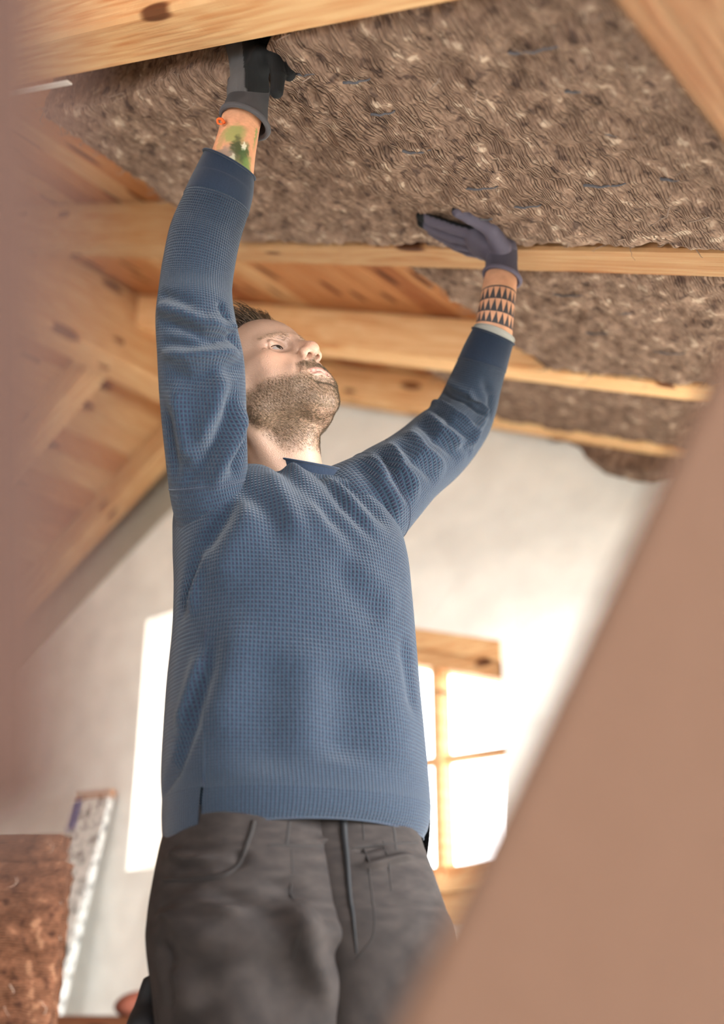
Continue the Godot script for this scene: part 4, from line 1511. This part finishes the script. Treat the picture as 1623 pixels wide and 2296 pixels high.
func hair_edge(p: Vector3) -> float:      # positive inside the hair
	var h := 0.072
	if p.z < 0.062:
		h = lerpf(0.050, 0.072, clampf((p.z - 0.030) / 0.032, 0, 1))
	if p.z < 0.030:
		h = lerpf(0.014, 0.050, clampf((p.z - 0.010) / 0.020, 0, 1))
	if p.z < 0.010:
		h = lerpf(-0.026, 0.014, clampf((p.z + 0.004) / 0.014, 0, 1))
	if p.z < -0.03:
		h = -0.06
	return p.y - h

func build_hair(parent: Node, xf: Transform3D, off: Transform3D) -> void:
	var r := RandomNumberGenerator.new()
	r.seed = 99
	var c := Vector3(0, 0.030, -0.018)
	var sz := Vector3(0.077, 0.090, 0.0995)
	var st := st_new()
	var n := 0
	while n < 9000:
		var d := Vector3(r.randfn(), r.randfn(), r.randfn()).normalized()
		var p := c + d * sz
		if p.z > 0.045:                              # follow the forehead
			p = p.lerp(Vector3(p.x, p.y, minf(p.z, 0.092)), 1.0)
		if hair_edge(p) < r.randf() * 0.006:
			continue
		n += 1
		var nm := (d / sz).normalized()
		var top := smoothstep(0.055, 0.095, p.y)
		var l := lerpf(0.012, 0.046, top) * r.randf_range(0.7, 1.15)
		var sweep := Vector3(0.10 * r.randfn(), lerpf(-0.5, 0.55, top), lerpf(-0.75, -0.55, top)) + nm * lerpf(0.35, 0.75, top)
		sweep += Vector3(0.25 * signf(p.x), 0, 0) * top
		sweep = sweep.normalized()
		var path := []
		for k in 6:
			var t := k / 5.0
			var q := p - nm * 0.002 + nm * l * 0.55 * sin(t * 1.9) * lerpf(0.5, 1.0, top) + sweep * l * t * t * 0.8 + Vector3(0, 0, -0.006 * t * t)
			path.append(xf * q)
		var shade := r.randf()
		var k0 := Color(0.030, 0.017, 0.010).lerp(Color(0.12, 0.072, 0.040), shade * shade)
		st.set_color(k0)
		cord(st, path, r.randf_range(0.0008, 0.0014), 0.0003, 3)
	part("hair", st.commit(), M.hair, parent, off)

func build_stubble(parent: Node, keep: Array, xf: Transform3D, off: Transform3D) -> void:
	var r := RandomNumberGenerator.new()
	r.seed = 5
	var st := st_new()
	var brow := st_new()
	for kv in keep:
		var p: Vector3 = kv[0]
		var nm: Vector3 = kv[1]
		var m := head_beard(p)
		if m > 0.15:
			for rep in 13:
				if r.randf() > m * 0.8:
					continue
				var q := p + Vector3(r.randf_range(-1, 1), r.randf_range(-1, 1), r.randf_range(-1, 1)) * 0.0012
				hair_sliver(st, q, nm, Vector3(0.1 * r.randfn(), -0.8 + 0.2 * r.randfn(), 0.25), r.randf_range(0.0028, 0.0058), 0.00015, Color(0.035, 0.022, 0.014).lerp(Color(0.36, 0.24, 0.13), r.randf() * r.randf() * 0.8), xf)
		var s := signf(p.x)
		var ax := absf(p.x)
		var by := 0.0185 + 0.006 * sin(clampf((ax - 0.012) / 0.04, 0, 1) * 2.2)
		if p.z > 0.045 and ax > 0.010 and ax < 0.053 and absf(p.y - by) < lerpf(0.0070, 0.0035, (ax - 0.01) / 0.043):
			for rep in 2:
				var q := p + Vector3(r.randf_range(-1, 1), r.randf_range(-1, 1), r.randf_range(-1, 1)) * 0.0013
				hair_sliver(brow, q, nm, Vector3(0.9 * s, 0.35 * (by - p.y) * 100.0 + 0.25, -0.1), r.randf_range(0.005, 0.009), 0.00022, Color(0.07, 0.045, 0.028).lerp(Color(0.28, 0.17, 0.10), r.randf()), xf)
	var b := part("beard", st.commit(), M.hair, parent, off)
	b.set_meta("kind", "stuff")
	var e := part("eyebrows", brow.commit(), M.hair, parent, off)
	e.set_meta("kind", "stuff")

func hair_sliver(st: SurfaceTool, p: Vector3, nm: Vector3, lean: Vector3, l: float, w: float, c: Color, xf: Transform3D) -> void:
	var t := (lean - nm * lean.dot(nm)).normalized()
	var d := (nm * 0.38 + t * 0.92).normalized()
	var x := d.cross(nm).normalized() * w
	var y := d.cross(x).normalized() * w
	var base := st_count(st)
	var tip := xf * (p + d * l - nm * l * 0.12)
	st.set_color(c)
	for v in [p + x, p - x * 0.5 + y * 0.87, p - x * 0.5 - y * 0.87]:
		st.set_normal((xf.basis * (v - p)).normalized())
		st.set_uv(Vector2.ZERO)
		st.add_vertex(xf * (v - nm * 0.0006))
	st.set_normal((xf.basis * nm).normalized())
	st.set_uv(Vector2.ZERO)
	st.add_vertex(tip)
	for q in [0, 3, 1, 1, 3, 2, 2, 3, 0]:
		st.add_index(base + q)
	counts[st] = base + 4

func drawn(L: Loft, uv: Array, lift := 0.0, per := 5) -> Array:     # a path on a tube's surface
	var a := []
	for i in range(0, uv.size(), 2):
		var u: float = uv[i]
		if i > 0 and absf(u - a[-1][0]) > 0.5:
			u += 1.0 if u < a[-1][0] else -1.0
		a.append([u, uv[i + 1]])
	var o := []
	var n := (a.size() - 1) * per
	for i in n + 1:
		var c := catmull(a, float(i) / n)
		o.append(L.at(c[0], c[1], lift))
	return o

func ring_path(L: Loft, row: int, lift := 0.0) -> Array:
	var o := []
	for j in L.segs + 1:
		var k := row * (L.segs + 1) + j % L.segs
		o.append(L.pts[k] + L.nrm[k] * lift)
	return o

func flap(st: SurfaceTool, L: Loft, u0: float, u1: float, drop: Callable, tile: float) -> Array:   # hem panel below a tube's first row
	var cols := 70
	var rows := 8
	var pts := PackedVector3Array()
	var uvs := PackedVector2Array()
	var hem := []
	for i in rows + 1:
		var t := float(i) / rows
		for j in cols + 1:
			var f := float(j) / cols
			var pinch := 0.006 * t * (1.0 if f < 0.5 else -1.0) * smoothstep(0.06, 0.0, minf(f, 1.0 - f))
			var u := lerpf(u0, u1, f) + pinch
			var p := L.at(u, 0.0)
			var n := L.normal(u, 0.0)
			n.y = 0.0
			var d: float = drop.call(f)
			p += Vector3(0, -d * t, 0) + n.normalized() * (0.010 * t * t + 0.0012 * (1.0 if i >= rows - 1 else 0.0))
			pts.append(p)
			uvs.append(Vector2(L.around * u, -d * t) / tile)
			if i == rows:
				hem.append(p)
	grid_mesh(st, rows, cols, pts, uvs, false)
	return hem

func build_glove(called: String, parent: Node, wrist: Array, knuckles: Array, fingers: Array, thumb: Array, paint: Callable, off: Transform3D, cuff: Array, fat: float, knit: Material) -> void:
	var a := []
	for i in 4:
		a.append(bone(wrist[1], knuckles[i], 0.021 * fat, 0.0155 * fat, 0.016))
	a.append(bone(wrist[0], wrist[1], 0.024 * fat, 0.026 * fat, 0.016))
	for i in 3:
		a.append(bone(knuckles[i], knuckles[i + 1], 0.0145 * fat, 0.0145 * fat, 0.010))
	for f in fingers:
		var rr := [0.0125, 0.0115, 0.0108, 0.0098]
		for k in 3:
			a.append(bone(f[k], f[k + 1], rr[k] * fat, rr[k + 1] * fat, 0.0022))
	for k in 3:
		a.append(bone(thumb[k], thumb[k + 1], [0.019, 0.0145, 0.013][k] * fat, [0.0145, 0.013, 0.0115][k] * fat, 0.005))
	var lo := Vector3.ONE * 1e3
	var hi := -lo
	for q: Prim in a:
		for p in [q.a, q.b]:
			lo = lo.min(p)
			hi = hi.max(p)
	var st := st_new()
	nets(st, a, lo - Vector3.ONE * 0.034, hi + Vector3.ONE * 0.034, 0.0032, Transform3D(), paint)
	var g := part(called, st.commit(), M.glove, parent, off)
	var L := loft(cuff, 26, 56, 2.0)
	var cs := st_new()
	loft_mesh(cs, L, 0.02)
	cord(cs, ring_path(L, 0), 0.0042, 0.0042, 8)
	cord(cs, ring_path(L, 2, 0.0008), 0.0022, 0.0022, 6)
	part("glove_cuff", cs.commit(), knit, g)

func build_person() -> void:
	var feet := Vector3(-0.085, 0.0, -1.55)
	var off := Transform3D(Basis(), -feet)
	var man := thing("person", feet, Basis(), "man in a blue waffle-knit shirt and grey work trousers looking up, both arms raised", "person")
	var hx := Transform3D(Basis(Vector3(0.683, 0.224, -0.695), Vector3(-0.491, 0.845, -0.211), Vector3(0.54, 0.485, 0.688)).orthonormalized().scaled_local(Vector3.ONE * 0.99), Vector3(-0.1450, 1.685, -1.53))
	var to_head := hx.affine_inverse()
	# ---- body: head and neck on a fine grid, trunk and limbs (under the clothes) on a coarse one, forearms swept
	var st := st_new()
	var keep := []
	nets(st, head_prims(to_head), Vector3(-0.115, -0.245, -0.165), Vector3(0.125, 0.135, 0.130), 0.0026, hx, skin_paint, keep)
	var sk := func(_p, _n): return Color(0.285, 0.172, 0.115)
	var sh_r := Vector3(-0.218, 1.47, -1.475)
	var sh_l := Vector3(0.01, 1.49, -1.60)
	var mid := func(a: Array, i: int) -> Vector3: return Vector3(a[i][0], a[i][1], a[i][2])
	var el_r: Vector3 = mid.call(sleeve_r, 5)
	var el_l: Vector3 = mid.call(sleeve_l, 5)
	var trunk := [bone(Vector3(-0.095, 1.00, -1.56), Vector3(-0.10, 1.28, -1.56), 0.105, 0.10, 0.05), bone(Vector3(-0.10, 1.28, -1.56), Vector3(-0.10, 1.46, -1.56), 0.10, 0.085, 0.05),
		bone(Vector3(-0.10, 1.44, -1.56), Vector3(-0.114, 1.585, -1.562), 0.075, 0.042, 0.03), bone(Vector3(-0.10, 1.44, -1.56), sh_r, 0.07, 0.045, 0.04), bone(Vector3(-0.10, 1.44, -1.56), sh_l, 0.07, 0.045, 0.04),
		bone(sh_r, el_r, 0.044, 0.037, 0.02), bone(sh_l, mid.call(sleeve_l, 3), 0.040, 0.038, 0.02), bone(mid.call(sleeve_l, 3), el_l, 0.036, 0.026, 0.02), bone(el_r, Vector3(skin_r[1][0], skin_r[1][1], skin_r[1][2]), 0.034, 0.026, 0.02), bone(el_l, mid.call(sleeve_l, 7), 0.026, 0.026, 0.02), bone(mid.call(sleeve_l, 7), mid.call(sleeve_l, 9), 0.026, 0.024, 0.02), bone(mid.call(sleeve_l, 9), mid.call(skin_l, 1), 0.024, 0.022, 0.02)]
	for L in [leg_r, leg_l]:
		trunk.append(bone(Vector3(L[1][0], L[1][1], L[1][2]), Vector3(L[3][0], L[3][1], L[3][2]), 0.045, 0.06, 0.03))
		trunk.append(bone(Vector3(L[3][0], L[3][1], L[3][2]), Vector3(L[6][0], L[6][1], L[6][2]), 0.06, 0.085, 0.03))
	nets(st, trunk, Vector3(-0.34, 0.04, -1.80), Vector3(0.34, 2.06, -1.22), 0.014, Transform3D(), sk)
	var body := st.commit()
	var surf := 1
	for q in [[skin_r, "skin_plants"], [skin_l, "skin_band"]]:
		var L := loft(q[0], 40, 48)
		var fs := st_new()
		loft_mesh(fs, L, 1.0)
		var arr := fs.commit_to_arrays()
		var uvs: PackedVector2Array = arr[Mesh.ARRAY_TEX_UV]
		for i in uvs.size():
			uvs[i] = Vector2(uvs[i].x / L.around, uvs[i].y / L.along)
		arr[Mesh.ARRAY_TEX_UV] = uvs
		body.add_surface_from_arrays(Mesh.PRIMITIVE_TRIANGLES, arr)
		body.surface_set_material(surf, M[q[1]])
		surf += 1
	body.surface_set_material(0, M.skin)
	part("body", body, null, man, off)
	build_hair(man, hx, off)
	build_stubble(man, keep, hx, off)
	for s in [-1.0, 1.0]:
		var eye := SphereMesh.new()
		eye.radius = 0.0122
		eye.height = 0.0244
		var e := part("eye", eye, M.eye_white, man, Transform3D(Basis(), -feet + hx * Vector3(0.031 * s, 0.0055, 0.0660)))
		var ir := SphereMesh.new()
		ir.radius = 0.0068
		ir.height = 0.0136
		part("iris", ir, M.iris, e, Transform3D(Basis(), hx.basis * (Vector3(0.10, 0.10, 0.98).normalized() * 0.0066)))
		var ls := st_new()
		var lid := []
		for k in 9:
			var x := lerpf(-0.0132, 0.0132, k / 8.0)
			lid.append(hx * Vector3(0.031 * s + x, 0.0065 + 0.0012 * (1.0 - pow(x / 0.0132, 2)) - 0.0008, 0.0648 + 0.0150 * sqrt(1.0 - pow(x / 0.0172, 2))))
		cord(ls, lid, 0.0007, 0.0007, 5)
		part("eyelashes", ls.commit(), M.lash, man, off)
	# ---- shirt
	var tile := 1.0
	var T := loft(torso, 150, 220, 2.3, torso_folds)
	var ss := st_new()
	loft_mesh(ss, T, tile)
	var slit: float = lines.slit[0]
	var front := flap(ss, T, slit - 0.002, 0.5 - slit - 0.03, func(f): return 0.040 + 0.004 * cos(f * TAU), tile)
	var back := flap(ss, T, slit + 0.002, 1.0 + 0.5 - slit - 0.04, func(f): return 0.088 - 0.02 * sin(f * PI), tile)
	var SR := loft(sleeve_r, 150, 120, 2.0, sleeve_r_folds)
	var SL := loft(sleeve_l, 150, 110, 2.0, sleeve_l_folds)
	var cut := int(150 * 9.0 / 11.0) + 2
	loft_mesh(ss, SR, tile, 0, cut)
	loft_mesh(ss, SL, tile, 0, cut)
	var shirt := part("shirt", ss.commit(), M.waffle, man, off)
	for q in [[SR, sleeve_r], [SL, sleeve_l]]:
		var L: Loft = q[0]
		var cl := loft(q[1], 30, 90, 2.0, [], 9.0 / 11.0, 1.0, 0.0006)
		var cs := st_new()
		loft_mesh(cs, cl, 1.0)
		cord(cs, ring_path(cl, 30, -0.0012), 0.0018, 0.0018, 6)
		var inner := loft(q[1], 8, 60, 2.0, [], 10.4 / 11.0, 1.0, -0.003)
		loft_mesh(cs, inner, 1.0)
		part("shirt_cuff", cs.commit(), M.cuff, shirt)
		for row in [cut - 2, 18]:
			var sm := st_new()
			cord(sm, ring_path(L, row, 0.0002), 0.0014, 0.0014, 5)
			part("seam", sm.commit(), M.cuff, shirt)
	for path in [front, back, drawn(T, lines.side, 0.0003)]:
		var hs := st_new()
		cord(hs, path, 0.0013, 0.0013, 5)
		part("seam", hs.commit(), M.cuff, shirt)
	var cs2 := st_new()
	var cp := PackedVector3Array()
	var cu := PackedVector2Array()
	for i in 9:
		for j in T.segs + 1:
			var k := T.rows * (T.segs + 1) + j % T.segs
			var outw := Vector3(T.nrm[k].x, 0, T.nrm[k].z).normalized()
			var t := i / 8.0
			cp.append(T.pts[k] + outw * (0.0015 + 0.0012 * sin(t * PI) - 0.004 * t * t) + Vector3(0, -0.004 + 0.024 * t, 0))
			cu.append(Vector2(T.around * 0.4 * j / T.segs, 0.02 * t))
	grid_mesh(cs2, 8, T.segs, cp, cu, true)
	var top_edge := []
	for j in T.segs + 1:
		top_edge.append(cp[8 * (T.segs + 1) + j])
	cord(cs2, top_edge, 0.0018, 0.0018, 6)
	part("collar", cs2.commit(), M.cuff, shirt)
	var U := loft([under_l[0], under_l[1], under_l[1]], 8, 60)
	var us := st_new()
	loft_mesh(us, U, 1.0, 0, 4)
	cord(us, ring_path(U, 4, -0.0005), 0.0016, 0.0016, 6)
	part("undershirt_cuff", us.commit(), M.jersey, man, off)
	# ---- trousers
	var LR := loft(leg_r, 200, 110, 2.4, leg_r_folds)
	var LL := loft(leg_l, 200, 110, 2.4, leg_l_folds)
	var ts := st_new()
	loft_mesh(ts, LR, 1.0)
	loft_mesh(ts, LL, 1.0)
	var tr := part("trousers", ts.commit(), M.canvas, man, off)
	for q in [["pocket_edge", LR, "pocket", 0.0034], ["seam", LR, "seam", 0.0012], ["seam", LL, "seam2", 0.0012], ["fly", LL, "fly_edge", 0.0013], ["waistband_edge", LR, "waist", 0.0016], ["waistband_edge", LL, "waist2", 0.0016]]:
		var ps := st_new()
		cord(ps, drawn(q[1], lines[q[2]], 0.0006), q[3], q[3], 6)
		part(q[0], ps.commit(), M.seam, tr)
	var zs := st_new()
	cord(zs, drawn(LL, lines.fly, 0.0012), 0.0055, 0.0018, 6)  # black cord along the fly, put in for the shadow under the placket
	part("fly_shade", zs.commit(), M.black, tr)
	for q in [[LL, "loop_a"], [LR, "loop_b"]]:
		var ps := st_new()
		cord(ps, drawn(q[0], lines[q[1]], 0.003), 0.0042, 0.0042, 6)
		part("belt_loop", ps.commit(), M.seam, tr)
	# ---- boots
	for q in [[leg_r, 1], [leg_l, 2]]:
		var a := Vector3(q[0][0][0], 0.0, q[0][0][2])
		var f := Vector3(0.407, 0, 0.914)
		var bs := st_new()
		nets(bs, [bone(a + Vector3(0, 0.14, 0), a + Vector3(0, 0.06, 0), 0.052, 0.05, 0.03), bone(a + Vector3(0, 0.045, 0) - f * 0.04, a + Vector3(0, 0.04, 0) + f * 0.14, 0.042, 0.038, 0.03), blob(a + Vector3(0, -0.05, 0), Vector3(0.4, 0.052, 0.4), 0.004, true)],
			a + Vector3(-0.16, -0.02, -0.16), a + Vector3(0.18, 0.22, 0.22), 0.009, Transform3D(), func(_p, _n): return Color(1, 1, 1))
		part("boot", bs.commit(), M.stained, man, off)
	# ---- gloves
	var grey := Color(0.085, 0.080, 0.080)
	var coat := Color(0.013, 0.013, 0.014)
	build_glove("glove", man, glove_r_wrist, glove_r_knuckles, [glove_r_f0, glove_r_f1, glove_r_f2, glove_r_f3], glove_r_t,
		func(p: Vector3, _n: Vector3): return coat if p.x > -0.172 + (2.06 - p.y) * 0.10 else grey, off, gcuff_r, 1.0, M.knit_dark)
	var violet := Color(0.088, 0.078, 0.100)
	build_glove("glove", man, glove_l_wrist, glove_l_knuckles, [glove_l_f0, glove_l_f1, glove_l_f2, glove_l_f3], glove_l_t,
		func(p: Vector3, n: Vector3): return coat if (n.y > -0.05 and p.x < 0.205) or p.x < 0.108 else violet, off, gcuff_l, 0.92, M.knit_violet)
	var os := st_new()
	var kn: Vector3 = thread_at[0]
	cord(os, bend([kn + Vector3(0.006, -0.004, 0), kn + Vector3(0.002, 0.002, 0.002), kn + Vector3(-0.004, 0.003, 0.001), kn + Vector3(-0.003, -0.004, 0), kn + Vector3(0.003, -0.005, 0)]), 0.0024, 0.0012, 6)
	var ot := part("wrist_thread", os.commit(), M.orange, self)
	tag(ot, "small orange thread knot at the green-tattooed wrist", "thread")
	# ---- pouch on the hip
	var pc := Vector3(-0.283, 0.80, -1.60)
	var pst := st_new()
	nets(pst, [bone(pc + Vector3(0.005, 0.03, 0), pc + Vector3(0.0, -0.03, 0), 0.014, 0.024, 0.02), bone(pc + Vector3(0.004, -0.02, 0.02), pc + Vector3(0.012, -0.085, 0.01), 0.022, 0.016, 0.02)], pc - Vector3(0.06, 0.13, 0.06), pc + Vector3(0.06, 0.08, 0.07), 0.006, Transform3D(), func(_p, _n): return Color(1, 1, 1))
	var po := part("hip_pouch", pst.commit(), M.black, self)
	tag(po, "black pouch hanging at the man's back hip", "pouch")

func _ready() -> void:
	# camera: low, tilted up, fast lens focused on the man
	var cam := Camera3D.new()
	cam.name = "camera"
	add_child(cam)
	cam.position = Vector3(0, 0.83, 0)
	cam.rotation.x = deg_to_rad(23.0)
	var lens := CameraAttributesPhysical.new()
	lens.frustum_focal_length = 26.13
	lens.exposure_aperture = 1.05
	lens.frustum_focus_distance = 1.66
	lens.frustum_near = 0.05
	lens.frustum_far = 60.0
	cam.attributes = lens
	cam.current = true
	print("fov ", cam.fov)
	# overcast sky outside
	var env := Environment.new()
	env.background_mode = Environment.BG_COLOR
	env.background_color = Color(0.98, 0.99, 1.0)
	env.background_energy_multiplier = 4.5
	env.tonemap_mode = Environment.TONE_MAPPER_LINEAR
	env.tonemap_exposure = 2.15
	env.sdfgi_enabled = true
	env.ssao_enabled = true
	env.ssil_enabled = true
	var we := WorldEnvironment.new()
	we.environment = env
	we.name = "world"
	add_child(we)
	# daylight at unseen openings; rear gable and skylight are added to brighten the room
	var slope := (gs * cos(PITCH) + Vector3(0, sin(PITCH), 0))
	var sky_in := slope.cross(rs).normalized()
	if sky_in.y > 0.0:
		sky_in = -sky_in
	for q in [["dormer_daylight", W(-0.8, -1.87, 0.975), gs, Vector2(2.15, 1.2), 21.0], ["added_gable_fill", W(-2.57, 1.1, 1.05), rs, Vector2(1.55, 1.25), 2.5],
			["added_skylight", W(1.9, -0.95, slope_y(-0.95) + 0.20), sky_in, Vector2(1.15, 1.35), 36.0]]:
		var l := AreaLight3D.new()
		l.name = q[0]
		l.area_size = q[3]
		l.area_normalize_energy = true
		l.light_energy = q[4]
		l.light_color = Color(0.94, 0.975, 1.0)
		l.area_range = 30.0
		l.shadow_enabled = true
		add_child(l)
		l.transform = Transform3D(aim(-q[2], Vector3.UP if absf(q[2].y) < 0.1 else slope), q[1])
	make_materials()
	M.knit_dark = M.cuff.duplicate()
	M.knit_dark.albedo_texture = null
	M.knit_dark.albedo_color = Color(0.30, 0.29, 0.295)
	M.knit_violet = M.knit_dark.duplicate()
	M.knit_violet.albedo_color = Color(0.335, 0.312, 0.355)
	build_house()
	build_insulation()
	build_things()
	build_person()
